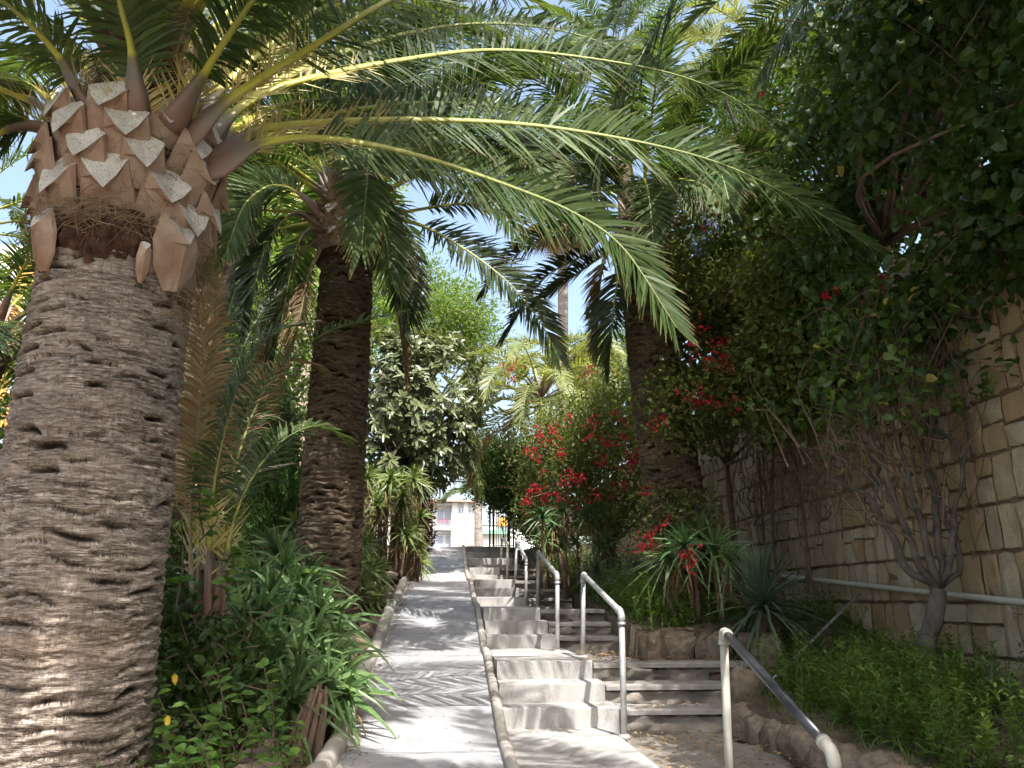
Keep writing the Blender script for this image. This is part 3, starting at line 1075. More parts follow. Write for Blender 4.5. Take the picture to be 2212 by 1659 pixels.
def make_frond(parent, pts, n=110, L=0.48, W=0.028, twist=0.0, vee=0.45, p0=0.24, droop=0.22, wb=0.10, wm=0.034, mleaf=None, mrach=None, spines=14, hint=None, tipdroop=0.0, base_off=0.0, label=None, seg=30, lean=1.0, core=None, bl=0.45, vjit=0.20):
    if core is not None:
        pts = [np.asarray(pts[0]) + (np.asarray(core) - pts[0]) * 0.4 - A([0, 0, 0.16])] + list(pts)
    mleaf = mleaf or M['frond']
    mrach = mrach or M['petiole']
    path = smooth_path(pts, seg)
    p = np.linspace(0, 1, seg)
    tw = np.asarray(twist, float)
    T, S, N = frame(path, tw if tw.ndim == 0 else np.interp(p, np.linspace(0, 1, len(tw)), tw), hint)
    # rachis: broad clasping base, then a slim stalk
    Lt = np.linalg.norm(np.diff(path, axis=0), axis=1).sum()
    qd = p * Lt / bl                      # distance from the base, in base lengths
    slim = np.interp(p, [0, 0.25, 0.6, 1], [wm, wm * 0.78, wm * 0.42, 0.004])
    hw = np.interp(qd, [0, 0.3, 0.6, 0.85, 1.1], [1, 0.92, 0.66, 0.36, 0.0]) * (wb - wm) + slim
    th = np.interp(qd, [0, 0.5, 0.9, 1.2], [1, 0.9, 0.3, 0.0]) * (wb * 0.34 - wm * 0.7) + slim * 0.8
    ptip = np.where(qd < 1, qd * 0.15, 0.15 + 0.85 * np.clip((p * Lt - bl) / max(Lt - bl, 0.1), 0, 1))
    a = A([0, 0.7, 1.57, 2.44, 3.14, 4.1, 4.71, 5.3])
    ring = hw[:, None, None] * np.cos(a)[None, :, None] * S[:, None] + th[:, None, None] * (np.sin(a) * np.where(np.sin(a) < 0, 1.25, 0.6))[None, :, None] * N[:, None]
    v = (path[:, None] + ring).reshape(-1, 3)
    k = len(a)
    i = np.arange(seg - 1)[:, None] * k
    j = np.arange(k)[None]
    jn = (j + 1) % k
    q = np.stack([i + j, i + jn, i + k + jn, i + k + j], -1).reshape(-1, 4)
    fr = obj('frond', MB().add(v, q, rnd=0.5, tip=np.repeat(ptip, k)), mrach, parent=parent, smooth=True, label=label)
    # leaflets on both sides, set at several angles
    pp = p0 + (1 - p0) * (np.arange(n) + RNG.random(n) * 0.7) / n
    pp = np.clip(pp, 0, 0.995)
    mb = MB()
    for sgn in (-1, 1):
        q_ = np.clip(pp + RNG.normal(0, 0.004, n), 0, 0.999)
        B = np.stack([np.interp(q_, p, path[:, c]) for c in range(3)], 1)
        Tq = nrm(np.stack([np.interp(q_, p, T[:, c]) for c in range(3)], 1))
        Sq = nrm(np.stack([np.interp(q_, p, S[:, c]) for c in range(3)], 1))
        Nq = nrm(np.stack([np.interp(q_, p, N[:, c]) for c in range(3)], 1))
        r_ = (q_ - p0) / (1 - p0)
        al = np.interp(r_, [0, 0.3, 0.8, 1], [1.15, 1.0, 0.72, 0.35]) * lean + RNG.normal(0, 0.09, n)
        be = vee * np.interp(r_, [0, 1], [1.0, 0.7]) + RNG.normal(0, vjit, n)
        D = np.cos(al)[:, None] * Tq + np.sin(al)[:, None] * (sgn * np.cos(be)[:, None] * Sq + np.sin(be)[:, None] * Nq)
        Ln = L * np.interp(r_, [0, 0.12, 0.4, 0.75, 1], [0.5, 0.85, 1.0, 0.78, 0.42]) * RNG.uniform(0.85, 1.12, n)
        hintn = nrm(Nq * 0.9 - sgn * Sq * 0.55 + RNG.normal(0, 0.18, (n, 3)))
        blades(mb, B + sgn * Sq * 0.006, D, Ln, W * RNG.uniform(0.75, 1.15, n), droop=droop * RNG.uniform(0.4, 1.5, n), nrmhint=hintn, st=(0, 0.3, 0.7, 1), prof=(0.5, 1.0, 0.7, 0))
    lf = obj('leaflets', mb, mleaf, parent=fr)
    if spines:
        mb = MB()
        for sgn in (-1, 1):
            q_ = RNG.uniform(0.12, p0 + 0.03, spines)
            B = np.stack([np.interp(q_, p, path[:, c]) for c in range(3)], 1)
            ii = np.clip((q_ * (seg - 1)).astype(int), 0, seg - 1)
            D = T[ii] * 0.8 + sgn * S[ii] * RNG.uniform(0.5, 1.0, (spines, 1)) + N[ii] * RNG.uniform(-0.1, 0.9, (spines, 1))
            blades(mb, B + sgn * S[ii] * hw[ii][:, None] * 0.9, D, RNG.uniform(0.10, 0.30, spines), 0.012, nrmhint=N[ii], st=(0, 0.4, 1), prof=(1, 0.8, 0))
        obj('spines', mb, M['spine'], parent=fr, kind='stuff')
    return fr


def arch(base, az, el0, el1, L, n=9, sway=0.0):
    """control points of a frond that leaves at el0 and droops to el1"""
    t = np.linspace(0, 1, n)
    el = el0 + (el1 - el0) * t ** 1.3
    azs = az + sway * t
    d = np.stack([np.sin(azs) * np.cos(el), np.cos(azs) * np.cos(el), np.sin(el)], 1)
    step = L / (n - 1)
    return np.vstack([base, base + np.cumsum((d[:-1] + d[1:]) / 2 * step, 0)])


def palm_trunk(parent, base, top, r0, r1, mat, nth=120, nz=260, ns=9, row=0.095, depth=0.028, seed=0, flare=0.0, bend=(0, 0), warp=1.0):
    base, top = np.asarray(base, float), np.asarray(top, float)
    H = np.linalg.norm(top - base)
    tz = np.linspace(0, 1, nz)
    th = np.linspace(0, 2 * np.pi, nth, endpoint=False)
    TH, TZ = np.meshgrid(th, tz)
    Zm = TZ * H
    cx = np.stack([np.cos(TH) * 2.0, np.sin(TH) * 2.0, Zm * 1.6], -1)
    wz = Zm + warp * (0.075 * vnoise(cx * 0.9, seed + 1) + 0.035 * vnoise(cx * 2.6, seed + 2))
    wt = TH + 0.22 * vnoise(cx, seed + 3) + 0.09 * vnoise(cx * 3, seed + 4)
    b = wz / row
    hw = np.pi / ns
    best = np.full(TH.shape, 9.0)
    la = np.zeros(TH.shape)
    lc = np.zeros(TH.shape)
    rid = np.zeros(TH.shape)
    for di in (-1, 0, 1, 2):
        i = np.floor(b) + di
        offs = (i % 2) * 0.5
        kk = np.round(wt / (2 * hw) - offs)
        dth = (wt - (kk + offs) * 2 * hw) / hw
        dz = (wz - i * row) / row
        mtr = np.abs(dth) + np.abs(dz)
        c = mtr < best
        best = np.where(c, mtr, best)
        la = np.where(c, dth, la)
        lc = np.where(c, dz, lc)
        rid = np.where(c, _hash(i.astype(np.int64), (kk % ns).astype(np.int64), np.zeros_like(kk, dtype=np.int64), seed), rid)
    stg = 0.15 + 1.5 * rid ** 2
    c0 = 0.30 * (1 - la ** 2) - 0.05
    slit = np.exp(-((lc - c0) / (0.13 + 0.12 * rid)) ** 2) * np.clip(1 - (la / 0.75) ** 2, 0, 1) * stg
    bulge = np.clip(1 - best, 0, 1) ** 0.7 * 0.6
    lipm = np.exp(-((lc - c0 + 0.35) / 0.2) ** 2) * np.clip(1 - la ** 2, 0, 1)
    edge = np.exp(-(np.clip(1 - best, 0, 1) / 0.10) ** 2)
    ly = fbm(np.stack([np.cos(TH) * 3, np.sin(TH) * 3, wz * 30], -1), seed + 7)
    fine = 0.34 * (0.5 - np.abs(ly)) + 0.25 * fbm(np.stack([np.cos(TH) * 9, np.sin(TH) * 9, Zm * 60], -1), seed + 8, 2) - 0.45 * np.clip(vnoise(np.stack([np.cos(TH) * 30, np.sin(TH) * 30, Zm * 14], -1), seed + 12) - 0.3, 0, 1)
    h = depth * (0.5 * bulge + 0.38 * lipm - 1.7 * slit + 0.12 * edge + fine)
    crack = np.clip(vnoise(np.stack([np.cos(TH) * 22, np.sin(TH) * 22, Zm * 7], -1), seed + 11) - 0.35, 0, 1) * slit
    h = h - depth * 0.9 * crack
    r = r0 + (r1 - r0) * TZ + flare * np.exp(-TZ * H / 0.35)
    r = r * (1 + 0.03 * vnoise(cx * 0.7, seed + 5)) + h
    ax = base + (top - base) * TZ[..., None]
    ax = ax + np.stack([bend[0] * np.sin(np.pi * TZ), bend[1] * np.sin(np.pi * TZ), TZ * 0], -1)
    T0 = nrm(top - base)
    S = nrm(np.cross(T0, A([0, 1.0, 0])))
    N = np.cross(S, T0)
    v = ax + r[..., None] * (np.cos(TH)[..., None] * S + np.sin(TH)[..., None] * N)
    v = v.reshape(-1, 3)
    i = np.arange(nz - 1)[:, None] * nth
    j = np.arange(nth)[None]
    jn = (j + 1) % nth
    q = np.stack([i + j, i + jn, i + nth + jn, i + nth + j], -1).reshape(-1, 4)
    rn = np.clip(slit * 0.85 - 0.25 * fine, 0, 1).ravel()
    cyl = np.stack([np.cos(TH) * r0, Zm, np.sin(TH) * r0], -1).reshape(-1, 3)
    return obj('trunk', MB().add(v, q, rnd=rn, cyl=cyl), mat, parent=parent, smooth=True, cyl=True)


def stub(mb, c, out, h, w, proj, cutdrop=0.45, tilt=0.0, foot=1.25):
    """a cut leaf base: keeled wedge with a pale slanting cut at its top"""
    out = nrm(A([out[0], out[1], 0.0]))
    up = A([0, 0, 1.0])
    sd = np.cross(up, out)
    up = nrm(up + sd * tilt)
    sd = np.cross(up, out)
    rings = []
    jit = lambda s: random.uniform(-s, s)
    for f in (0.0, 0.3, 0.65, 1.0):
        ww = w * ((1.18 - 0.20 * f ** 0.8) if foot > 1 else np.interp(f, [0, 0.3, 0.65, 1], [foot, 0.85, 1.0, 0.72]))
        dep = proj * (0.25 + 0.95 * f) * 1.0
        keel = 0.30 * w + 0.25 * w * f
        o = c + up * h * f + out * (proj * f * 0.9)
        drop = -cutdrop * w * f ** 5
        sec = [(-1.0, -0.25, -0.1), (-0.95, 0.1, 0.05), (-0.5, 0.55, 0.60), (0, 0.88, 1.0), (0.5, 0.55, 0.60), (0.95, 0.1, 0.05), (1.0, -0.25, -0.1)]
        rings.append([o + sd * (ww * a_ * (1 + jit(0.03))) + out * (keel * b_) + up * (drop * d_) for a_, b_, d_ in sec])
    R = A(rings)
    k = R.shape[1]
    v = R.reshape(-1, 3)
    q = []
    for i in range(3):
        for j in range(k - 1):
            q.append([i * k + j, i * k + j + 1, (i + 1) * k + j + 1, (i + 1) * k + j])
    mb.add(v, q, rnd=0.5, m=0)
    topr = R[-1]
    back = [topr[0] * 0.7 + topr[-1] * 0.3 - out * w * 0.18 + up * (0.38 + jit(0.14)) * w, topr[0] * 0.3 + topr[-1] * 0.7 - out * w * 0.18 + up * (0.38 + jit(0.14)) * w]
    cen = topr.mean(0) - up * 0.03 * w - out * 0.12 * w
    tv = np.vstack([topr, back, [cen]])
    idx = list(range(k)) + [k + 1, k]
    tr = [[idx[a_], idx[(a_ + 1) % len(idx)], k + 2] for a_ in range(len(idx))]
    mb.add(tv, None, tr, m=1)
    return mb


def fibres(mb, n, axis_pt, r_of_z, z0, z1, lmin=0.08, lmax=0.32, w=0.005, th0=0, th1=2 * np.pi, hang=0.3):
    th = RNG.uniform(th0, th1, n)
    z = RNG.uniform(z0, z1, n)
    r = r_of_z(z) + RNG.uniform(-0.01, 0.05, n)
    o = np.stack([np.cos(th), np.sin(th), th * 0], 1)
    base = np.stack([axis_pt[0] + r * o[:, 0], axis_pt[1] + r * o[:, 1], z], 1)
    tan = np.stack([-o[:, 1], o[:, 0], th * 0], 1)
    d = tan * RNG.normal(0, 1.0, (n, 1)) + o * RNG.uniform(0.0, 0.55, (n, 1)) + A([0, 0, 1.0]) * RNG.normal(0.05, 0.55, (n, 1))
    blades(mb, base, d, RNG.uniform(lmin, lmax, n), w * RNG.uniform(0.5, 1.3, n), droop=RNG.uniform(-0.2, 0.9, n) * hang, st=(0, 0.33, 0.66, 1), prof=(1, 1, 0.8, 0), nrmhint=o + RNG.normal(0, 0.4, (n, 3)), curl=-o * RNG.uniform(0, 0.7, (n, 1)))
    return mb

# ------------------------------------------------------------------ the big palm at the left
rad = math.radians
PX, PY = -2.10, 4.88
pb = P(PX, PY, -1.25)
palm1 = thing('palm_tree', 'massive foreground palm with scarred trunk and pale cut leaf stubs', 'palm tree', pb)
palm_trunk(palm1, pb, P(PX + 0.03, PY, 2.12), 0.485, 0.425, M['bark'], nth=360, nz=620, ns=8, row=0.068, depth=0.026, seed=3, flare=0.05, warp=0.5)
CR = (PX + 0.03, PY)


def pine_r(z):      # outline of the stub collar, z above the eye
    return np.interp(z, [1.85, 2.0, 2.3, 2.6, 2.9, 3.2, 3.6], [0.42, 0.47, 0.50, 0.49, 0.43, 0.34, 0.2])


# core under the stubs
zz = np.linspace(1.98, 3.75, 24)
core = MB()
tube(core, np.stack([np.full(24, CR[0]), np.full(24, CR[1]), zz + EYE], 1), pine_r(zz) - 0.03, 40, noise=0.06)
obj('crown_core', core, M['stub_dark'], parent=palm1, smooth=True)
cam_th = math.atan2(-CR[1], -CR[0])
rows = [(1.98, 9, 0.36, 0.145), (2.14, 9, 0.31, 0.135), (2.33, 9, 0.30, 0.125), (2.50, 9, 0.29, 0.12), (2.64, 9, 0.29, 0.112)]
for ri, (z0, n, h, wd) in enumerate(rows):
    for k in range(n):
        th = cam_th + 2 * math.pi * (k + (0.5 if ri % 2 else 0) + ri * 0.12) / n + random.uniform(-0.06, 0.06)
        rel = (th - cam_th + math.pi) % (2 * math.pi) - math.pi
        if ri == 0 and -0.75 < rel < 0.42:      # rotted gap in the lowest row, facing the camera
            continue
        zc = z0 + random.uniform(-0.03, 0.03)
        o = A([math.cos(th), math.sin(th), 0])
        r = float(pine_r(zc)) - 0.05
        sc = random.uniform(0.88, 1.1)
        big = 1.0
        if ri == 0 and 0.42 <= rel < 1.2:
            big = 1.45
            zc -= 0.12
        mb = stub(MB(), A([CR[0], CR[1], zc + EYE]) + o * r, o, h * sc * big, wd * sc * (1.25 if big > 1 else 1), 0.10 * sc, cutdrop=random.uniform(1.25, 1.75), tilt=random.uniform(-0.14, 0.14))
        obj('leaf_stub', mb, [M['stub'], M['cut']], parent=palm1, smooth=False)
# rotted dark collar in the gap
nt_, nz_ = 70, 16
ths, fz = np.meshgrid(np.linspace(cam_th - 0.95, cam_th + 0.70, nt_), np.linspace(0, 1, nz_))
lo = 1.90 + 0.05 * vnoise(np.stack([ths * 7, ths * 0, ths * 0], -1), 4) + 0.03 * vnoise(np.stack([ths * 22, ths * 0, ths * 0], -1), 5)
hi = 2.20 + 0.03 * vnoise(np.stack([ths * 6, ths * 0, ths * 0 + 5], -1), 6)
zc_ = lo + (hi - lo) * fz
rc_ = 0.43 + 0.06 * np.sin(fz * np.pi) ** 0.7 + 0.03 * fbm(np.stack([ths * 6, zc_ * 5, ths * 0], -1), 7) + 0.018 * np.sin(zc_ * 70 + 3 * vnoise(np.stack([ths * 4, zc_ * 0, zc_ * 0], -1), 9))
v_ = np.stack([CR[0] + np.cos(ths) * rc_, CR[1] + np.sin(ths) * rc_, zc_ + EYE], -1).reshape(-1, 3)
ii_ = np.arange(nz_ - 1)[:, None] * nt_
jj_ = np.arange(nt_ - 1)[None]
obj('rotted_collar', MB().add(v_, np.stack([ii_ + jj_, ii_ + jj_ + 1, ii_ + nt_ + jj_ + 1, ii_ + nt_ + jj_], -1).reshape(-1, 4)), M['stub_dark'], parent=palm1, smooth=True, label='dark rotted collar of old leaf bases')
for th, z0, h, wd in ((cam_th + 0.66, 1.76, 0.44, 0.165), (cam_th + 0.24, 1.76, 0.22, 0.04), (cam_th - 0.98, 1.80, 0.34, 0.11)):
    o = A([math.cos(th), math.sin(th), 0])
    obj('leaf_stub', stub(MB(), A([CR[0], CR[1], z0 + EYE]) + o * 0.465, o, h, wd, 0.07, tilt=random.uniform(-0.12, 0.12), cutdrop=1.0, foot=0.3), [M['stub'], M['cut']], parent=palm1)
mb = MB()
fibres(mb, 7000, CR, lambda z: pine_r(z - EYE) - 0.045, EYE + 2.0, EYE + 3.3, 0.06, 0.2, 0.0032)
fibres(mb, 1500, CR, lambda z: pine_r(z - EYE) + 0.0, EYE + 2.06, EYE + 2.22, 0.08, 0.26, 0.0035)
fibres(mb, 500, CR, lambda z: np.full_like(z, 0.46), EYE + 1.6, EYE + 2.05, 0.08, 0.22, 0.003, cam_th + 0.6, cam_th + 1.5, hang=0.8)
obj('fibre_matting', mb, M['fibre'], parent=palm1, kind='stuff')

SIDE1 = (0, 1, 2, 3, 10, 15, 18, 19)      # lateral fronds, blades turned to the path
FR1 = [
    # (control points (U, V, y), leaflets, twist)
    ([(462, 345, 4.75), (520, 305, 4.78), (600, 272, 4.85), (900, 258, 5.1), (1200, 276, 5.4), (1500, 335, 5.6), (1700, 420, 5.7), (1905, 548, 5.75)], 150, (0.2, 0.75)),
    ([(478, 360, 4.7), (520, 330, 4.7), (590, 303, 4.72), (720, 300, 4.8), (900, 335, 5.0), (1110, 405, 5.2), (1250, 465, 5.3), (1350, 540, 5.3), (1462, 708, 5.2)], 140, (0.1, -0.5)),
    ([(430, 315, 4.85), (500, 250, 5.0), (600, 188, 5.2), (850, 132, 5.7), (1100, 108, 6.2), (1401, 147, 6.6), (1561, 200, 6.8), (1681, 280, 6.9), (1785, 388, 6.9)], 150, (0.1, 0.5)),
    ([(405, 300, 4.6), (470, 235, 4.55), (545, 180, 4.55), (700, 85, 4.6), (840, 0, 4.7), (1000, -70, 4.9), (1250, -90, 5.1), (1500, -40, 5.2)], 130, (0, 0.4)),
    ([(385, 250, 4.5), (420, 190, 4.45), (470, 110, 4.4), (545, 0, 4.3), (640, -130, 4.2), (800, -260, 4.1)], 90, (0, 0.2)),
    ([(345, 215, 4.75), (358, 150, 4.8), (372, 0, 4.9), (400, -200, 5.1), (450, -400, 5.4)], 90, (0, 0)),
    ([(292, 235, 4.42), (290, 170, 4.36), (283, 100, 4.3), (258, 0, 4.15), (225, -150, 3.95), (190, -300, 3.7)], 90, (0, 0)),
    ([(190, 240, 4.55), (160, 180, 4.5), (120, 110, 4.4), (0, -5, 4.2), (-160, -90, 4.0), (-330, -130, 3.8)], 90, (0, -0.3)),
    ([(138, 275, 4.8), (105, 240, 4.8), (60, 212, 4.8), (-70, 185, 4.8), (-300, 250, 4.8), (-500, 420, 4.8)], 110, (0, -0.4)),
    ([(205, 190, 5.1), (165, 120, 5.2), (110, 60, 5.4), (30, 5, 5.7), (-130, -40, 6.2)], 90, (0, -0.2)),
    ([(425, 255, 5.0), (480, 190, 5.1), (560, 115, 5.25), (700, 15, 5.6), (900, -70, 6.1), (1150, -90, 6.6)], 110, (0, 0.3)),
    ([(235, 200, 4.75), (240, 120, 4.8), (232, 20, 4.9), (205, -150, 5.0), (150, -330, 5.2)], 80, (0, 0)),
    ([(380, 225, 5.2), (430, 140, 5.5), (510, 60, 5.9), (650, 0, 6.5), (850, 10, 7.2), (1000, 90, 7.6)], 120, (0, 0.3)),
    ([(150, 255, 5.0), (90, 200, 5.2), (20, 165, 5.5), (-80, 170, 5.9), (-200, 260, 6.2)], 100, (0, -0.3)),
    ([(330, 180, 5.2), (345, 90, 5.4), (330, 0, 5.8), (300, -100, 6.4), (260, -120, 7.2)], 90, (0, 0)),
    ([(455, 330, 5.05), (520, 270, 5.3), (620, 225, 5.7), (800, 215, 6.3), (960, 260, 6.8), (1100, 340, 7.1)], 120, (0.1, 0.3)),
    ([(300, 190, 5.3), (330, 110, 5.6), (400, 60, 6.1), (500, 90, 6.9), (580, 190, 7.4)], 110, (0, 0.3)),
    ([(180, 230, 5.2), (120, 150, 5.5), (90, 110, 6.0), (40, 160, 6.8), (0, 300, 7.3)], 110, (0, -0.3)),
    ([(440, 320, 4.95), (520, 230, 5.1), (650, 150, 5.4), (850, 78, 5.9), (1050, 50, 6.4), (1250, 75, 6.8), (1450, 160, 7.1)], 130, (0, 0.4)),
    ([(465, 350, 5.0), (560, 298, 5.3), (700, 250, 5.8), (900, 222, 6.4), (1100, 235, 6.9), (1300, 295, 7.3), (1450, 395, 7.4)], 130, (0.1, 0.2)),
    ([(410, 300, 5.15), (470, 180, 5.5), (560, 90, 6.0), (700, 30, 6.7), (880, 20, 7.5), (1080, 70, 8.2)], 120, (0, 0.2)),
    ([(395, 280, 4.9), (440, 150, 5.0), (520, 30, 5.2), (680, -60, 5.6), (950, -60, 6.2), (1200, 20, 6.7)], 120, (0, 0.3)),
    ([(130, 300, 4.7), (70, 270, 4.65), (-10, 290, 4.6), (-110, 390, 4.55), (-190, 560, 4.5)], 100, (0, -0.4)),
]
for fi_, (pts, n, tw) in enumerate(FR1):
    hn = A([0.25, -1.0, 0.35]) if fi_ in SIDE1 else None
    if hn is not None:
        tw = 0.0
    make_frond(palm1, [at(*p) for p in pts], n=int(n * 1.0), L=0.50, W=0.027, twist=tw, vee=0.16, vjit=0.10, hint=hn, p0=0.24, droop=0.16 if hn is not None else 0.4, wb=0.108, wm=0.036, spines=26, seg=46, core=A([CR[0], CR[1], EYE + 2.95]), bl=0.52)
# fronds of the same crown that reach up and back over the path behind the camera; many added out of view to shade trunk and ramp
for az, e0, e1, L in ((150, 1.25, 0.2, 3.6), (195, 1.1, 0.0, 3.8), (235, 1.0, -0.2, 3.8), (70, 1.2, 0.1, 3.7), (20, 1.25, 0.1, 3.6), (330, 1.2, 0.1, 3.6), (290, 1.0, -0.2, 3.8), (130, 0.75, -0.55, 3.8), (145, 0.6, -0.5, 4.0), (165, 0.85, -0.3, 3.9), (120, 1.0, -0.1, 4.0), (140, 0.5, -0.3, 4.2), (155, 0.42, -0.25, 4.3), (172, 0.5, -0.3, 4.2), (188, 0.45, -0.25, 4.2), (205, 0.5, -0.3, 4.0), (148, 0.7, -0.1, 4.0), (180, 0.72, -0.1, 4.0)):
    b0 = A([CR[0], CR[1], EYE + 3.35]) + 0.14 * A([math.sin(rad(az)), math.cos(rad(az)), 0])
    make_frond(palm1, arch(b0, rad(az), e0, e1, L), n=150, L=0.58, W=0.042, droop=0.22, wb=0.09, spines=0)


# ------------------------------------------------------------------ other feather palms
def in_gap(pts):
    """share of a frond that would close the open gap of sky above the path"""
    p = np.asarray(pts) - A([0, 0, EYE])
    c = p[:, 0] * CT - p[:, 1] * ST
    f = p[:, 0] * ST + p[:, 1] * CT
    d = f * CP + p[:, 2] * SP
    u = 512 + FPX * c / d
    v = 384 - FPX * (p[:, 2] * CP - f * SP) / d
    return ((u > 415) & (u < 640) & (v > 205) & (v < 335)).mean()


def feather_crown(parent, c, n, L, elo, ehi, mat, nl=90, leafL=0.45, W=0.03, rb=0.18, wb=0.07, droop=0.25, sag=1.3, skip=None, seed=0, dry=0, wm=0.026, gapmax=0.12):
    rr = random.Random(seed)
    for i in range(n):
        az = i * 2.39996 + rr.uniform(-0.15, 0.15) + seed
        f = (i + 0.5) / n
        if skip and skip(az % (2 * math.pi), f):
            continue
        e0 = elo + (ehi - elo) * f
        b0 = np.asarray(c) + rb * (1 - 0.6 * f) * A([math.sin(az), math.cos(az), 0]) + A([0, 0, 0.35 * f])
        LL = L * rr.uniform(0.85, 1.1) * (1 - 0.15 * f)
        pts = arch(b0, az, e0, e0 - sag * rr.uniform(0.8, 1.2), LL, sway=rr.uniform(-0.25, 0.25))
        if in_gap(smooth_path(pts, 20)) > gapmax:
            continue
        make_frond(parent, pts, n=nl, L=leafL, W=W, mleaf=mat, twist=(0, rr.uniform(-0.5, 0.5)), droop=droop, wb=wb, wm=wm, spines=0, seg=24)
    for i in range(dry):
        az = rr.uniform(0, 6.28)
        b0 = np.asarray(c) + rb * A([math.sin(az), math.cos(az), 0]) - A([0, 0, 0.1])
        make_frond(parent, arch(b0, az, -0.3, -1.5, L * 0.8), n=nl, L=leafL * 0.9, W=W * 0.7, mleaf=M['frond_dry'], mrach=M['rachis_dry'], droop=0.6, wb=wb * 0.7, wm=wm, spines=0, seg=20, label='dry brown hanging frond')


def stub_collar(parent, c, z0, rows, n, r, h, wd, fib=900):
    for ri in range(rows):
        for k in range(n):
            th = 2 * math.pi * (k + 0.5 * (ri % 2)) / n + random.uniform(-0.08, 0.08)
            o = A([math.cos(th), math.sin(th), 0])
            b0 = A([c[0], c[1], z0 + ri * h * 0.62]) + o * (r - 0.05)
            obj('leaf_stub', stub(MB(), b0, o, h * random.uniform(0.85, 1.15), wd * random.uniform(0.85, 1.1), 0.08, cutdrop=random.uniform(0.9, 1.3), tilt=random.uniform(-0.15, 0.15)), [M['stub'], M['cut']], parent=parent)
    zt = z0 + rows * h * 0.62
    core = tube(MB(), [A([c[0], c[1], z]) for z in np.linspace(z0 - 0.12, zt + 0.5, 10)], np.linspace(r, r * 0.45, 10), 24, noise=0.08)
    obj('crown_core', core, M['stub_dark'], parent=parent, smooth=True)
    if fib:
        obj('fibre_matting', fibres(MB(), fib, c, lambda z: np.full_like(z, r), z0, zt + 0.25, 0.1, 0.3, 0.008), M['fibre'], parent=parent, kind='stuff')
    return zt


p2b = P(-1.37, 9.64, -0.7)
palm2 = thing('palm_tree', 'second palm on the left, dark trunk rising beside the ramp', 'palm tree', p2b)
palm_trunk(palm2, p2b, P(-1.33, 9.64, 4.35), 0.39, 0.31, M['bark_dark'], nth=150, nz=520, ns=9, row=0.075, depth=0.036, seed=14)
zt2 = stub_collar(palm2, (-1.33, 9.64), EYE + 4.2, 3, 9, 0.37, 0.24, 0.115)
c2 = A([-1.33, 9.64, zt2 + 0.05])
FR2 = [
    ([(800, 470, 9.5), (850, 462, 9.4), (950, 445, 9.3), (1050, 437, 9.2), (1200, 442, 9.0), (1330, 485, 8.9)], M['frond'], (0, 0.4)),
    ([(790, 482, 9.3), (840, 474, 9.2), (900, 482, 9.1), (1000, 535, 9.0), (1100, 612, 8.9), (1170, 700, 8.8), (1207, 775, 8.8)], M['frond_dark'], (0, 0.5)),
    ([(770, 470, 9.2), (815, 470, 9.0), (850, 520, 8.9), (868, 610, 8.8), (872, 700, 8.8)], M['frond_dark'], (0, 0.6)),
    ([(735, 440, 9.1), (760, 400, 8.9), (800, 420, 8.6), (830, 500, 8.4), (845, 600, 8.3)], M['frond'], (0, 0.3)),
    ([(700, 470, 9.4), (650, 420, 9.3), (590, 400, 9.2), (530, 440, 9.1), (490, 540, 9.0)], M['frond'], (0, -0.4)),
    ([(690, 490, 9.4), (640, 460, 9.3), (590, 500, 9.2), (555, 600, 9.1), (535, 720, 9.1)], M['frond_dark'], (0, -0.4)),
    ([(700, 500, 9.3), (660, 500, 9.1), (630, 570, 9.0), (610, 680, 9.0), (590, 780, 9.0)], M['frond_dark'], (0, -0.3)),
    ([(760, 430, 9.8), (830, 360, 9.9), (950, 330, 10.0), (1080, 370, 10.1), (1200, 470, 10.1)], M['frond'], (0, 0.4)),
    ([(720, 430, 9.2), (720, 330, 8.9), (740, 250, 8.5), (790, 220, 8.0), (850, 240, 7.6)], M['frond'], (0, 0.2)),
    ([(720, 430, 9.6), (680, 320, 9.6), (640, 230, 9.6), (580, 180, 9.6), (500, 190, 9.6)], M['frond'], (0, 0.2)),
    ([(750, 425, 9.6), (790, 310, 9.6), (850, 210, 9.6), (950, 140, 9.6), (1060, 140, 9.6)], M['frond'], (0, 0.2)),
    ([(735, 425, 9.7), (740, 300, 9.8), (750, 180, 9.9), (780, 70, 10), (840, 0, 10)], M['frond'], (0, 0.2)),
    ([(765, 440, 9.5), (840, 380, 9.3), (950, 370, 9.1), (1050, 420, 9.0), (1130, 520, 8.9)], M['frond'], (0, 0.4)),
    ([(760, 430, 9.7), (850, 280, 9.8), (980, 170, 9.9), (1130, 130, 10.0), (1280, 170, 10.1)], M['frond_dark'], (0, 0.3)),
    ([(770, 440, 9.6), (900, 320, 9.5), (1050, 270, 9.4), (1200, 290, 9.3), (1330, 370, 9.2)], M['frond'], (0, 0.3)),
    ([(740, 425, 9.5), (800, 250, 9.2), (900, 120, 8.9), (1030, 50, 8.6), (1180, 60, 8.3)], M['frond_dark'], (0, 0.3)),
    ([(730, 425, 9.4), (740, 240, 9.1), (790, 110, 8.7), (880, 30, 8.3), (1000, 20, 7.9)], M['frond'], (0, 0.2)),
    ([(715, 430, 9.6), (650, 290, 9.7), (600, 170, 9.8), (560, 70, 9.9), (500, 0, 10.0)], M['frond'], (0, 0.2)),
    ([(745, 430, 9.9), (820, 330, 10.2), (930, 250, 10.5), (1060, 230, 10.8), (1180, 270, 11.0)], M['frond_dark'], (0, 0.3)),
    ([(725, 425, 9.3), (700, 320, 9.1), (690, 220, 8.8), (710, 140, 8.4), (760, 110, 8.0)], M['frond_dark'], (0, 0.2)),
]
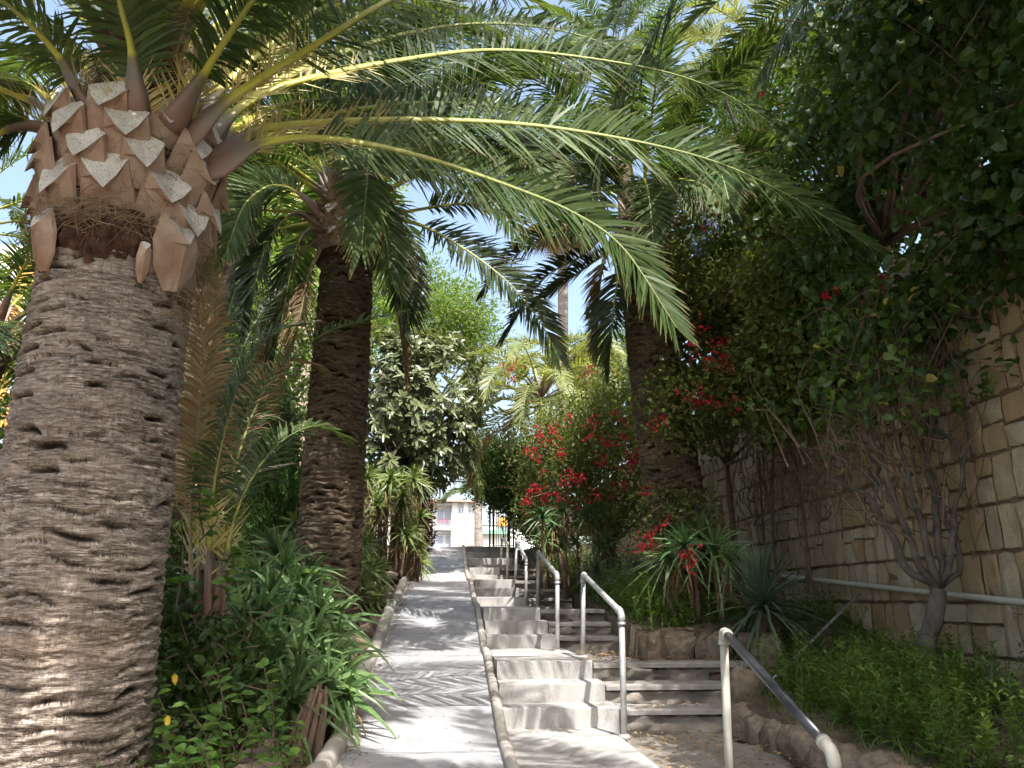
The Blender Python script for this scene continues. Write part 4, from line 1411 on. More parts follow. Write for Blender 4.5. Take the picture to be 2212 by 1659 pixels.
for k_, (pts, mt, tw) in enumerate(FR2):
    sd_ = k_ in (0, 1, 4, 7, 10, 12, 13, 14, 15, 18)
    make_frond(palm2, [at(*p) for p in pts], n=115, L=0.5, W=0.031, mleaf=mt, twist=0.0 if sd_ else tw, hint=A([0.2, -1.0, 0.4]) if sd_ else None, vjit=0.12, droop=0.2 if sd_ else 0.4, wb=0.075, wm=0.028, spines=0, seg=26)
feather_crown(palm2, c2, 30, 4.1, 0.0, 1.35, M['frond'], seed=2, sag=1.35, nl=120, leafL=0.55, W=0.034)
for pts in ([(680, 520, 9.3), (640, 560, 9.2), (600, 660, 9.1), (570, 790, 9.1)], [(690, 540, 9.2), (665, 600, 9.1), (640, 720, 9.0), (600, 860, 9.0)], [(780, 520, 9.5), (830, 560, 9.5), (860, 690, 9.5), (875, 800, 9.5)]):
    make_frond(palm2, [at(*p) for p in pts], n=80, L=0.4, W=0.02, mleaf=M['frond_dry'], mrach=M['rachis_dry'], droop=0.9, wb=0.05, wm=0.02, spines=0, seg=20, label='dry brown hanging frond')

p3b = P(3.02, 9.8, -0.55)
p3t = at(1385, 560, 9.6)
palm3 = thing('palm_tree', 'palm leaning over the stairs from the bougainvillea by the wall', 'palm tree', p3b)
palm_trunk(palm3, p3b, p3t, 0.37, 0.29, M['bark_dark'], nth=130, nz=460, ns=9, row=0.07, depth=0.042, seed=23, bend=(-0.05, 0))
zt3 = stub_collar(palm3, p3t[:2], p3t[2] - 0.05, 2, 9, 0.33, 0.24, 0.115, 500)
c3 = A([p3t[0], p3t[1], zt3 + 0.05])
FR3 = [
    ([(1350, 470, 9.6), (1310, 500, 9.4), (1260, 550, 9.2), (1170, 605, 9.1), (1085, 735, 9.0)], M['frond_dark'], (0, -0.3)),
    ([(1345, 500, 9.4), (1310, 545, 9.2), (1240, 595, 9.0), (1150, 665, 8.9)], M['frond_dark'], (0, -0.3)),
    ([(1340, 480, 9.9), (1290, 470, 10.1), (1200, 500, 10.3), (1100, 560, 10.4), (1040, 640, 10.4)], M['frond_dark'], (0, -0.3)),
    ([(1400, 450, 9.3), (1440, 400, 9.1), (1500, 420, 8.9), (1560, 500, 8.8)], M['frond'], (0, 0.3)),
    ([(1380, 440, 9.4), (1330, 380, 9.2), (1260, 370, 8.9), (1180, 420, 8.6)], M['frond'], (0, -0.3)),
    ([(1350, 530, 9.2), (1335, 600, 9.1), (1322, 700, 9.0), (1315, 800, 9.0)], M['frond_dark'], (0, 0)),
    ([(1385, 440, 9.2), (1330, 400, 8.8), (1280, 430, 8.5), (1250, 520, 8.3)], M['frond'], (0, -0.3)),
    ([(1390, 440, 9.1), (1440, 390, 8.6), (1520, 400, 8.3), (1580, 470, 8.1)], M['frond'], (0, 0.3)),
    ([(1385, 430, 9.0), (1390, 385, 8.6), (1402, 425, 8.2), (1412, 530, 8.0)], M['frond'], (0, 0.0)),
    ([(1320, 520, 9.7), (1300, 580, 9.6), (1292, 680, 9.6), (1290, 760, 9.6)], M['frond_dry'], (0, 0)),
]
for k_, (pts, mt, tw) in enumerate(FR3):
    make_frond(palm3, [at(*p) for p in pts], n=105, L=0.36 if k_ < 3 else 0.44, W=0.028, mleaf=mt, twist=0.35 if k_ < 3 else (0.0 if k_ < 5 else tw), hint=A([-0.2, -1.0, 0.5]) if k_ in (3, 4, 6, 7) else None, vjit=0.12, droop=0.25, wb=0.07, wm=0.024, spines=0, seg=24)
feather_crown(palm3, c3, 26, 3.6, 0.05, 1.3, M['frond'], seed=5, sag=1.5, dry=0, nl=110, leafL=0.52, W=0.034)

# palm on the terrace above the wall: only its hanging fronds come into view
p4b = P(5.4, 7.6, 3.0)
palm4 = thing('palm_tree', 'palm above the wall whose dark fronds hang in at the top', 'palm tree', p4b)
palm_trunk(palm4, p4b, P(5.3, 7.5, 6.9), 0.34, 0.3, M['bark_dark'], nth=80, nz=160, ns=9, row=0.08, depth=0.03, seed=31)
for pts in ([(1800, -260, 7.2), (1650, -240, 7.0), (1540, -120, 6.8), (1450, 10, 6.7), (1380, 130, 6.6), (1310, 290, 6.6), (1285, 430, 6.6)],
            [(1850, -260, 7.0), (1800, -160, 6.6), (1740, 0, 6.3), (1685, 90, 6.2), (1640, 170, 6.2)],
            [(1900, -250, 6.8), (1880, -150, 6.3), (1840, -40, 6.0), (1810, 60, 5.9)],
            [(2000, -250, 6.5), (2020, -100, 6.2), (1990, 100, 6.0), (1975, 300, 5.9)],
            [(1750, -240, 7.5), (1600, -220, 7.6), (1450, -120, 7.7), (1330, 30, 7.8), (1260, 150, 7.8)]):
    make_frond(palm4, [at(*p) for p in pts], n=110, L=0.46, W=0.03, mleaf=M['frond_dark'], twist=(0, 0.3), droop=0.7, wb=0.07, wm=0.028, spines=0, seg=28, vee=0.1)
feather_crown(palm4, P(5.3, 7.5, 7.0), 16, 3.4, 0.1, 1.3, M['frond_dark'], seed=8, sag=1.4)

# unseen palm added beside the path to shade the foot of the ramp
p6b = P(3.1, 0.2, -1.4)
palm6 = thing('palm_tree', 'palm behind the viewer whose crown shades the foot of the ramp', 'palm tree', p6b)
palm_trunk(palm6, p6b, P(3.0, 0.2, 4.7), 0.42, 0.38, M['bark'], nth=60, nz=120, ns=9, row=0.09, depth=0.03, seed=61)
feather_crown(palm6, P(3.0, 0.2, 4.8), 15, 4.0, 0.15, 1.35, M['frond'], seed=62, sag=1.2, nl=120, leafL=0.55, W=0.036)

# palms further up the garden
def mid_palm(label, base, top, r0, r1, nf, L, mat, seed, elo=0.0, ehi=1.35, leafL=0.42, W=0.035, bark='bark_dark', dry=2, sag=1.5, nl=60):
    p = thing('palm_tree', label, 'palm tree', base)
    palm_trunk(p, base, top, r0, r1, M[bark], nth=60, nz=160, ns=9, row=0.09, depth=0.025, seed=seed)
    feather_crown(p, top, nf, L, elo, ehi, mat, nl=nl, leafL=leafL, W=W, seed=seed, dry=dry, sag=sag, rb=r1 * 0.6, wb=0.06)
    return p


mid_palm('young pale green palm arching over the path before the gate', P(2.9, 17.9, 0.5), at(1165, 880, 17.6), 0.13, 0.12, 34, 3.0, M['frond_pale'], 11, elo=0.0, sag=1.9, bark='bark_grey')
mid_palm('sunlit pale palm behind the flowers, left of the leaning trunk', P(3.2, 23.5, 1.2), at(1215, 780, 23.5), 0.16, 0.15, 22, 3.0, M['frond_pale'], 12, sag=1.8, bark='bark_grey')
mid_palm('pale palm showing high above the wall at the top', P(6.2, 17.0, 3.0), at(1640, 110, 16), 0.3, 0.28, 24, 3.2, M['frond_pale'], 13, elo=-0.1, sag=1.6)
mid_palm('tall palm behind the fronds at the top centre', P(float(at(1330, 130, 26)[0]) + 0.4, 26, 1.2), at(1330, 130, 26), 0.27, 0.24, 34, 4.6, M['frond'], 17, elo=-0.2, sag=1.4, leafL=0.6, W=0.05)
mid_palm('palm far left behind the big trunk, fronds against the sky', P(-7.4, 11.2, -0.3), at(-110, 520, 11.2), 0.32, 0.3, 16, 3.4, M['frond'], 15, elo=-0.3, sag=1.3)
mid_palm('palm behind the second palm, filling the canopy', P(-4.6, 13.5, 0.2), at(520, 330, 13.5), 0.32, 0.3, 32, 4.0, M['frond'], 16, elo=-0.3, sag=1.4, leafL=0.55, W=0.04, nl=80)
mid_palm('low bushy palm at the left edge behind the big trunk', P(-6.2, 9.5, -0.4), at(-20, 760, 9.5), 0.2, 0.2, 16, 2.2, M['frond'], 19, elo=0.1, sag=1.4)

# tall bare fan palm in the gap of sky
fp = P(1.0, 31, 1.2)
fan = thing('fan_palm', 'tall slender grey palm trunk standing in the gap of sky', 'palm tree', fp)
ft = at(1216, 470, 31)
palm_trunk(fan, A([at(1208, 700, 31)[0], 31, EYE + 1.2]), ft, 0.23, 0.2, M['bark_grey'], nth=40, nz=220, ns=7, row=0.12, depth=0.012, seed=41)
for i in range(26):
    az = i * 2.4
    el = -0.9 + 2.0 * i / 26
    d = A([math.sin(az) * math.cos(el), math.cos(az) * math.cos(el), math.sin(el)])
    hub = ft + d * 1.0
    mb = tube(MB(), smooth_path([ft, ft + d * 0.5 + A([0, 0, 0.05]), hub], 6), 0.02, 5)
    f = obj('frond', mb, M['petiole'] if el > -0.3 else M['rachis_dry'], parent=fan)
    n = 34
    s = nrm(np.cross(d, A([0, 0, 1.0])))
    a_ = np.linspace(-1.9, 1.9, n)
    D = np.cos(a_)[:, None] * d + np.sin(a_)[:, None] * s
    obj('leaflets', blades(MB(), np.tile(hub, (n, 1)), D, 0.9 * (1 - 0.08 * a_ ** 2), 0.06, droop=0.5, nrmhint=np.cross(s, d)), M['frond_pale'] if el > -0.3 else M['frond_dry'], parent=f)

# small palm between the big trunk and the aloes
p5b = at(455, 1395, 6.3)
p5b[2] = EYE - 0.98
palm5 = thing('young_palm', 'small young palm with ragged brown base between big trunk and aloes', 'palm tree', p5b)
c5 = p5b + A([0, 0, 0.42])
core = tube(MB(), [p5b - A([0, 0, 0.15]), p5b + A([0, 0, 0.2]), c5, c5 + A([0, 0, 0.25])], [0.2, 0.21, 0.17, 0.09], 20, noise=0.25)
obj('trunk', core, M['stub_dark'], parent=palm5, smooth=True)
for i in range(14):
    th = i * 2.4
    o = A([math.cos(th), math.sin(th), 0])
    obj('leaf_stub', stub(MB(), p5b + o * 0.16 + A([0, 0, 0.02 + 0.018 * i]), o, random.uniform(0.14, 0.24), random.uniform(0.045, 0.075), 0.09, tilt=random.uniform(-0.3, 0.3)), [M['stub'], M['stub']], parent=palm5)
n_ = 130
th_ = RNG.random(n_) * 6.283
o_ = np.stack([np.cos(th_), np.sin(th_), th_ * 0], 1)
obj('ragged_sheaths', blades(MB(), p5b + o_ * RNG.uniform(0.12, 0.2, (n_, 1)) + A([0, 0, 1.0]) * RNG.uniform(0.0, 0.5, (n_, 1)), o_ * RNG.uniform(0.3, 1.0, (n_, 1)) + A([0, 0, 1.0]) * RNG.uniform(-0.2, 1.0, (n_, 1)) + RNG.normal(0, 0.3, (n_, 3)), RNG.uniform(0.1, 0.24, n_), RNG.uniform(0.02, 0.07, n_), droop=0.2, nrmhint=o_ + RNG.normal(0, 0.4, (n_, 3)), prof=(1, 0.9, 0.5, 0), fold=0.2), M['frond_dry'], parent=palm5, kind='stuff')
obj('fibre_matting', fibres(MB(), 500, p5b[:2], lambda z: np.full_like(z, 0.19), p5b[2], c5[2] + 0.2, 0.06, 0.2, 0.006), M['fibre'], parent=palm5, kind='stuff')
for pts, mt, rc in (
        ([(432, 1330, 6.3), (430, 1200, 6.3), (432, 1050, 6.25), (448, 850, 6.2), (462, 690, 6.15), (470, 600, 6.1)], M['frond_dry'], M['petiole']),
        ([(420, 1330, 6.2), (412, 1200, 6.15), (415, 1050, 6.1), (430, 900, 6.0), (440, 760, 5.9), (430, 640, 5.8)], M['frond_dry'], M['rachis_dry']),
        ([(448, 1330, 6.1), (452, 1180, 6.05), (470, 1000, 6.0), (520, 820, 6.0), (590, 720, 6.0), (660, 700, 6.0)], M['frond_dark'], M['petiole']),
        ([(470, 1330, 6.3), (480, 1180, 6.35), (510, 1000, 6.5), (580, 830, 6.8), (700, 720, 7.2), (872, 672, 7.6)], M['frond'], M['petiole']),
        ([(480, 1330, 6.2), (490, 1190, 6.2), (530, 1060, 6.3), (600, 960, 6.5), (680, 920, 6.7), (748, 945, 6.9)], M['frond'], M['petiole']),
        ([(440, 1320, 6.5), (445, 1180, 6.6), (465, 1000, 6.8), (500, 820, 7.1), (560, 680, 7.4), (620, 620, 7.6)], M['frond_dark'], M['petiole']),
        ([(430, 1320, 6.4), (430, 1150, 6.5), (440, 950, 6.7), (470, 760, 7.0), (510, 620, 7.2)], M['frond_dark'], M['petiole']),
        ([(455, 1320, 6.4), (465, 1150, 6.5), (500, 980, 6.6), (560, 840, 6.8), (620, 780, 7.0), (690, 790, 7.2)], M['frond_dry'], M['petiole'])):
    make_frond(palm5, [at(*p) for p in pts], n=95, L=0.32, W=0.018, mleaf=mt, mrach=rc, twist=(0, 0.5), droop=0.35, wb=0.04, wm=0.016, spines=12, p0=0.3, seg=24, base_off=0.02)


# ------------------------------------------------------------------ trees and shrubs with single leaves
def leafy(name, label, cat, base, fork, r0, ells, n_clump, per, L, W, mat, clump_r=0.25, seed=0, bark='branch', shell=0.35, up=0.2, group=None, hang=0.0, heart=0.45, flowers=None, crown_name='crown', limbs=14, keep=None, detail=False, gap=-0.42):
    rr = random.Random(seed)
    t = thing(name, label, cat, base, group)
    cl = []
    tot = sum(e[1][0] * e[1][1] * e[1][2] for e in ells)
    for c, r in ells:
        k = max(2, int(n_clump * (r[0] * r[1] * r[2]) / tot))
        p, d = in_ellipsoid(k, c, r, shell)
        cl.append(p)
    cl = np.vstack(cl)
    # gaps: drop clumps where a slow noise is low
    g = fbm(cl * 1.1, seed + 3, 2)
    cl = cl[g > gap]
    if keep is not None:
        cl = cl[keep(cl)]
    # trunk and limbs
    mb = MB()
    b = np.asarray(base, float)
    f = np.asarray(fork, float)
    tube(mb, smooth_path([b - A([0, 0, 0.15]), b * 0.6 + f * 0.4 + RNG.normal(0, 0.03, 3), f], 10), np.linspace(r0, r0 * 0.72, 10), 10, noise=0.15)
    obj('trunk', mb, M[bark], parent=t, smooth=True)
    pick = cl[RNG.choice(len(cl), min(limbs, len(cl)), replace=False)]
    for p in pick:
        mid = f * 0.45 + p * 0.55 + RNG.normal(0, 0.12, 3) * np.linalg.norm(p - f) * 0.5
        obj('limb', tube(MB(), smooth_path([f, mid, p], 9), np.linspace(r0 * 0.5, r0 * 0.08, 9), 6, noise=0.1), M[bark], parent=t, smooth=True)
    # leaves
    n = len(cl) * per
    ci = np.repeat(np.arange(len(cl)), per)
    off = RNG.normal(0, 1, (n, 3)) * clump_r * 0.55
    c = cl[ci] + off
    d = nrm(off + RNG.normal(0, 0.5, (n, 3)) * clump_r + A([0, 0, up - hang]) * clump_r)
    nn = nrm(A([0, 0, 1.0]) * 0.9 + RNG.normal(0, 0.6, (n, 3)))
    crn = RNG.random(len(cl))
    mb = leaves(MB(), c, d, nn, L * (sz_ := RNG.uniform(0.5, 1.25, n)), W * sz_ * RNG.uniform(0.85, 1.1, n), rnd=np.clip(0.55 * crn[ci] + 0.45 * RNG.random(n), 0, 1), heart=heart, detail=detail)
    o = obj(crown_name, mb, mat, parent=t)
    # fine twigs
    tw = MB()
    k = min(len(cl), 260)
    for p in cl[RNG.choice(len(cl), k, replace=False)]:
        e = p + RNG.normal(0, 1, 3) * clump_r * 1.3
        tube(tw, smooth_path([p, (p + e) / 2 + RNG.normal(0, 0.03, 3), e], 5), np.linspace(0.008, 0.003, 5), 4, cap=False)
    obj('twigs', tw, M['twig'], parent=t, kind='stuff')
    if flowers:
        nf, fpos, size, fm, fname = flowers
        for q in fpos:
            m_ = nf // 2
            arms = RNG.normal(0, 1, (5, 3)) * size * 1.5
            off = arms[RNG.integers(0, 5, m_)] + RNG.normal(0, 1, (m_, 3)) * size * 0.6
            fb = leaves(MB(), np.asarray(q) + off, rand_dirs(m_), rand_dirs(m_), 0.042, 0.034, heart=0.4)
            obj(fname, fb, fm, parent=t, kind='stuff')
    return t, cl


def ell(U, V, y, rx, ry, rz):
    return (at(U, V, y), (rx, ry, rz))


leafy('garden_shrub', 'low dark leafy cover round the foot of the young palm', 'shrub', P(-2.0, 6.0, -0.95), P(-2.0, 6.0, -0.75), 0.02,
      [ell(400, 1450, 5.9, 0.35, 0.35, 0.22), ell(370, 1380, 6.2, 0.3, 0.4, 0.3), ell(480, 1520, 5.7, 0.4, 0.35, 0.2), ell(560, 1560, 5.7, 0.35, 0.35, 0.2), ell(380, 1300, 6.6, 0.3, 0.4, 0.35), ell(520, 1450, 6.2, 0.35, 0.35, 0.22)], 260, 16, 0.075, 0.045, M['hedge'], clump_r=0.14, seed=33, bark='twig', limbs=10, detail=True, shell=0.1)
# big-leaved evergreen (rosettes of long leaves) behind the second palm
def rosette_tree(name, label, cat, base, fork, ells, n, mat, Lf=0.22, Wf=0.075, k=9, seed=0):
    t = thing(name, label, cat, base)
    pts = []
    tot = sum(r[0] * r[1] * r[2] for c, r in ells)
    dirs = []
    for c, r in ells:
        p, d = in_ellipsoid(max(3, int(n * r[0] * r[1] * r[2] / tot)), c, r, 0.55)
        pts.append(p)
        dirs.append(d)
    pts, dirs = np.vstack(pts), np.vstack(dirs)
    g = fbm(pts * 1.0, seed, 2) > -0.4
    pts, dirs = pts[g], dirs[g]
    f = np.asarray(fork, float)
    mb = tube(MB(), smooth_path([base, base * 0.5 + f * 0.5 + A([0.1, 0, 0]), f], 8), np.linspace(0.12, 0.08, 8), 8, noise=0.1)
    obj('trunk', mb, M['branch'], parent=t, smooth=True)
    for p in pts[::12]:
        obj('limb', tube(MB(), smooth_path([f, f * 0.4 + p * 0.6 + RNG.normal(0, 0.15, 3), p], 7), np.linspace(0.045, 0.008, 7), 5), M['branch'], parent=t, smooth=True)
    m_ = len(pts) * k
    ci = np.repeat(np.arange(len(pts)), k)
    ax = nrm(dirs + A([0, 0, 0.6]))[ci]
    side = nrm(np.cross(ax, rand_dirs(m_)))
    d = ax * RNG.uniform(0.1, 0.9, (m_, 1)) + side
    c = pts[ci] + ax * RNG.uniform(-0.05, 0.05, (m_, 1))
    crn = RNG.random(len(pts))
    mb = blades(MB(), c, d, Lf * RNG.uniform(0.7, 1.15, m_), Wf, droop=RNG.uniform(0.0, 0.5, m_), nrmhint=ax, st=(0, 0.25, 0.6, 0.88, 1), prof=(0.25, 0.85, 1, 0.6, 0), fold=0.16, rnd=np.clip(0.6 * crn[ci] + 0.4 * RNG.random(m_), 0, 1))
    obj('crown', mb, mat, parent=t)
    return t


b_ = P(-2.4, 17.0, 0.5)
rosette_tree('loquat_tree', 'big leaved evergreen tree with silvery green rosettes behind the second palm', 'tree', b_, at(880, 1000, 17.0),
             [ell(870, 890, 16.8, 1.75, 1.5, 1.9), ell(950, 950, 16.6, 0.85, 1.0, 0.8), ell(830, 1000, 16.4, 1.1, 1.0, 0.8), ell(930, 800, 17.2, 1.2, 1.2, 0.9), ell(800, 830, 17.2, 1.2, 1.2, 1.3), ell(990, 850, 17.4, 0.8, 0.8, 1.1)], 1500, M['loquat'], Lf=0.21, Wf=0.065, k=10, seed=4)
leafy('bright_tree', 'bright fresh green tree under the gap of sky, behind the evergreen', 'tree', P(-3.6, 27, 1.0), at(930, 800, 27), 0.2,
      [ell(930, 690, 27, 2.3, 2.0, 1.6), ell(880, 640, 27, 1.0, 1.0, 1.0), ell(1020, 730, 27, 1.3, 1.2, 1.0), ell(930, 600, 27, 0.5, 0.5, 0.9)], 700, 26, 0.14, 0.08, M['bright'], clump_r=0.42, seed=6)
leafy('bright_tree', 'bright green tree left of the leaning palm trunk, far up the garden', 'tree', P(4.0, 30, 1.0), at(1320, 860, 30), 0.2,
      [ell(1320, 800, 30, 1.9, 1.8, 1.4), ell(1260, 800, 29, 1.3, 1.2, 1.2), ell(1370, 760, 30, 1.2, 1.2, 1.2)], 500, 26, 0.14, 0.08, M['bright'], clump_r=0.42, seed=7)
leafy('dark_tree', 'dark clipped tree overhanging the right side of the gate', 'tree', at(1100, 1195, 20.8), at(1100, 1120, 20.8), 0.05,
      [ell(1100, 1045, 20.6, 1.05, 1.0, 0.72), ell(1058, 1030, 20.4, 0.6, 0.6, 0.5), ell(1140, 1040, 20.6, 1.0, 1.0, 0.9), ell(1085, 990, 20.8, 1.0, 1.0, 0.6), ell(1150, 1120, 20.4, 0.7, 0.7, 0.55), ell(1190, 1150, 19.4, 0.7, 0.7, 0.5)], 1150, 44, 0.085, 0.05, M['hedge'], clump_r=0.2, seed=8, shell=0.1, gap=-0.8)
leafy('purple_shrub', 'dark purple leaved shrub at the left post of the gate', 'shrub', P(-2.0, 20.8, 1.2), at(928, 1170, 20.8), 0.05,
      [ell(908, 1130, 20.6, 0.3, 0.4, 0.85), ell(902, 1060, 20.8, 0.32, 0.4, 0.8), ell(920, 1085, 20.5, 0.22, 0.3, 0.35)], 210, 24, 0.10, 0.06, M['purple'], clump_r=0.16, seed=9, shell=0.1)
# slim cypress and pale trunk behind the second palm, left
cyp = P(-3.9, 12.3, -0.2)
t = thing('cypress', 'slim green cypress between the big trunk and the second palm', 'tree', cyp)
cz = at(590, 900, 12.3)[2]
cx0 = at(590, 1150, 12.3)[0]
obj('trunk', tube(MB(), [A([cx0, 12.3, cyp[2]]), A([cx0, 12.3, cz - 0.3])], [0.07, 0.02], 8), M['branch'], parent=t)
n = 15000
hh = RNG.random(n) ** 0.8
rr_ = 0.48 * (1 - hh) ** 0.6 * (0.75 + 0.25 * RNG.random(n)) + 0.02
th = RNG.random(n) * 6.283
c = np.stack([cx0 + rr_ * np.cos(th), 12.3 + rr_ * np.sin(th), cyp[2] + 0.1 + hh * (cz - cyp[2])], 1)
c = c + 0.05 * RNG.normal(0, 1, (n, 3))
d = np.stack([np.cos(th) * 0.5, np.sin(th) * 0.5, np.ones(n)], 1) + RNG.normal(0, 0.3, (n, 3))
obj('crown', leaves(MB(), c, d, rand_dirs(n), 0.09, 0.03), M['cypress'], parent=t)
leafy('slender_tree', 'slender pale trunked tree behind the young palm', 'tree', P(-3.6, 9.8, -0.4), at(545, 1020, 9.8), 0.075,
      [ell(560, 960, 10.0, 0.7, 0.6, 0.5), ell(500, 900, 10.0, 0.7, 0.6, 0.6)], 90, 20, 0.1, 0.05, M['hedge'], clump_r=0.25, seed=10, bark='palebark')
leafy('garden_shrub', 'dense green shrubs filling the gap left of the second palm', 'shrub', P(-4.2, 14, 0.3), P(-4.2, 14, 0.8), 0.08,
      [(P(-4.6, 14.2, 1.2), (2.4, 1.2, 1.4)), (P(-3.0, 15.5, 1.4), (1.6, 1.0, 1.3))], 520, 26, 0.11, 0.06, M['bright'], clump_r=0.28, seed=12)
leafy('garden_shrub', 'dark green shrubs low behind the young palm and slender trunk', 'shrub', P(-3.4, 8.2, -0.6), P(-3.4, 8.3, -0.3), 0.05,
      [(P(-3.3, 8.4, 0.0), (1.0, 0.7, 0.7)), (P(-4.4, 8.6, 0.1), (1.2, 0.7, 0.9))], 260, 26, 0.09, 0.05, M['hedge'], clump_r=0.22, seed=13)
leafy('garden_shrub', 'broad shrubs behind the big trunk at the left edge', 'shrub', P(-8, 10.5, -0.3), P(-8, 10.5, 0.3), 0.08,
      [(P(-8.5, 10.5, 0.9), (2.5, 1.2, 1.6)), (P(-6.0, 11.5, 0.6), (1.6, 1.0, 1.2))], 420, 26, 0.13, 0.075, M['creeper'], clump_r=0.3, seed=14)
leafy('backdrop_tree', 'dark leafy tree behind the young palm, left of the second palm', 'tree', P(-5.4, 15.5, 0.2), P(-5.4, 15.5, 1.5), 0.14,
      [(P(-5.2, 15.5, 3.4), (2.3, 1.2, 2.6)), (P(-7.8, 15.0, 2.6), (2.0, 1.2, 2.2)), (P(-3.4, 17.0, 2.6), (1.2, 1.0, 1.8))], 1000, 28, 0.13, 0.07, M['creeper'], clump_r=0.32, seed=31)
leafy('backdrop_tree', 'leafy tree behind the canopy above the second palm', 'tree', P(-5.5, 24, 1.0), P(-5.5, 24, 5.0), 0.22,
      [(P(-5.0, 24, 9.0), (4.0, 2.5, 3.4)), (P(-5.0, 25, 13.0), (3.2, 2.5, 3.0)), (P(-8.5, 24, 7.5), (3.0, 2.0, 3.0))], 1700, 30, 0.19, 0.10, M['bright'], clump_r=0.5, seed=15)
leafy('backdrop_tree', 'tree above the wall, sunlit small leaves at the top right', 'tree', P(6.2, 11.5, 3.0), P(6.0, 11.5, 4.6), 0.2,
      [(P(5.6, 11.5, 7.2), (2.1, 2.0, 2.1)), (P(5.0, 10.0, 5.6), (1.4, 1.5, 1.4)), (P(6.5, 9.5, 7.6), (1.8, 1.8, 1.8)), (P(4.6, 12.5, 5.0), (1.2, 1.2, 1.5))], 1900, 34, 0.09, 0.05, M['creeper'], clump_r=0.26, seed=16)

# ------------------------------------------------------------------ creeper hanging over the wall at the upper right
cells = []
for y in np.arange(3.4, 12.6, 0.8):
    lo = np.interp(y, [3.4, 5, 6.5, 8, 10, 12.6], [2.5, 2.3, 2.05, 2.15, 2.3, 2.35])
    cells.append((P(3.95, y, lo + 0.75), (0.55, 0.75, 0.85)))
    if y < 7.6:
        cells.append((P(3.75, y + 0.3, lo + 1.9), (0.85, 0.8, 0.9)))
        cells.append((P(4.5, y, lo + 2.9), (1.2, 0.9, 1.0)))
        cells.append((P(5.2, y, lo + 4.0), (1.3, 0.9, 1.0)))
    else:
        cells.append((P(4.6, y, lo + 1.8), (0.8, 0.8, 0.7)))
for y in np.arange(1.6, 5.6, 0.8):
    cells.append((P(3.7, y, 4.4), (0.95, 0.8, 0.8)))
    cells.append((P(4.3, y, 5.6), (1.5, 0.9, 1.1)))
    cells.append((P(4.05, y, 3.1), (0.5, 0.8, 0.7)))
for y in np.arange(3.4, 7.0, 0.6):
    cells.append((P(3.98, y, 2.6), (0.3, 0.6, 0.4)))
cr, cl = leafy('wall_creeper', 'dark leafy creeper hanging over the top of the stone wall', 'creeper', P(4.7, 7.5, 3.0), P(4.5, 7.5, 3.6), 0.07,
               cells, 4000, 20, 0.105, 0.085, M['creeper'], clump_r=0.27, seed=17, heart=0.36, hang=0.5, up=-0.2, bark='twig', limbs=26, shell=0.15, detail=True, gap=-0.2)
mb = MB()
for i in range(90):
    p = cl[RNG.integers(len(cl))]
    d = A([-0.25, RNG.normal(0, 0.8), RNG.normal(-0.2, 0.35)])
    q = p + nrm(d) * RNG.uniform(0.5, 1.3)
    tube(mb, smooth_path([p, (p + q) / 2 + A([0, 0, 0.1]), q], 7), np.linspace(0.006, 0.003, 7), 4, cap=False)
obj('vine_stems', mb, M['twig'], parent=cr, kind='stuff')

# ------------------------------------------------------------------ many-stemmed shrub against the wall
sb = at(2003, 1560, 6.15)
sb = A([3.86, 6.2, EYE - 0.85])
fork = at(2030, 1275, 6.2)
shrub = thing('wall_shrub', 'grey many-stemmed shrub trained against the stone wall', 'shrub', sb)
SH = lambda U, V, y: at(U, V, y)
obj('trunk', tube(MB(), smooth_path([sb - A([0, 0, 0.1]), SH(2005, 1420, 6.2), SH(2018, 1340, 6.2), fork], 14), np.linspace(0.06, 0.062, 14), 14, noise=0.25), M['branch'], parent=shrub, smooth=True)
LIMBS = [
    ([fork, SH(1965, 1235, 6.25), SH(1925, 1160, 6.3), SH(1890, 1090, 6.4), SH(1845, 1060, 6.5), SH(1790, 1040, 6.6)], 0.062),
    ([fork, SH(1985, 1230, 6.2), SH(1950, 1130, 6.2), SH(1915, 1030, 6.25), SH(1880, 950, 6.3), SH(1860, 800, 6.4), SH(1850, 700, 6.5)], 0.055),
    ([fork, SH(2005, 1215, 6.15), SH(1985, 1120, 6.2), SH(1950, 1000, 6.3), SH(1925, 900, 6.3), SH(1900, 780, 6.4)], 0.06),
    ([fork, SH(2030, 1190, 6.2), SH(2020, 1080, 6.3), SH(1985, 970, 6.3), SH(1970, 880, 6.3), SH(1955, 750, 6.3)], 0.055),
    ([fork, SH(2045, 1220, 6.1), SH(2065, 1140, 6.1), SH(2072, 1020, 6.1), SH(2070, 960, 6.15), SH(2030, 930, 6.2), SH(1995, 880, 6.3), SH(1985, 780, 6.3)], 0.05),
    ([fork, SH(2075, 1235, 6.15), SH(2068, 1170, 6.2), SH(2035, 1090, 6.25), SH(2010, 1010, 6.3), SH(2015, 900, 6.3), SH(2040, 760, 6.3)], 0.045),
    ([SH(2072, 1020, 6.1), SH(2085, 950, 6.1), SH(2080, 850, 6.15), SH(2090, 740, 6.2)], 0.025),
    ([SH(1890, 1090, 6.4), SH(1895, 1020, 6.4), SH(1910, 960, 6.4), SH(1915, 850, 6.4)], 0.025),
    ([SH(1950, 1130, 6.2), SH(1920, 1080, 6.2), SH(1860, 1020, 6.3), SH(1800, 980, 6.4), SH(1740, 960, 6.5)], 0.022),
]
for pts, r in LIMBS:
    pth = smooth_path(pts, 26)
    pth = pth + 0.03 * np.stack([fbm(pth * 4, 3), fbm(pth * 4, 4), fbm(pth * 4, 5)], -1)
    obj('limb', tube(MB(), pth, np.linspace(r * 0.58, r * 0.22, 26), 10, noise=0.38), M['branch'], parent=shrub, smooth=True)
mb, lc = MB(), []
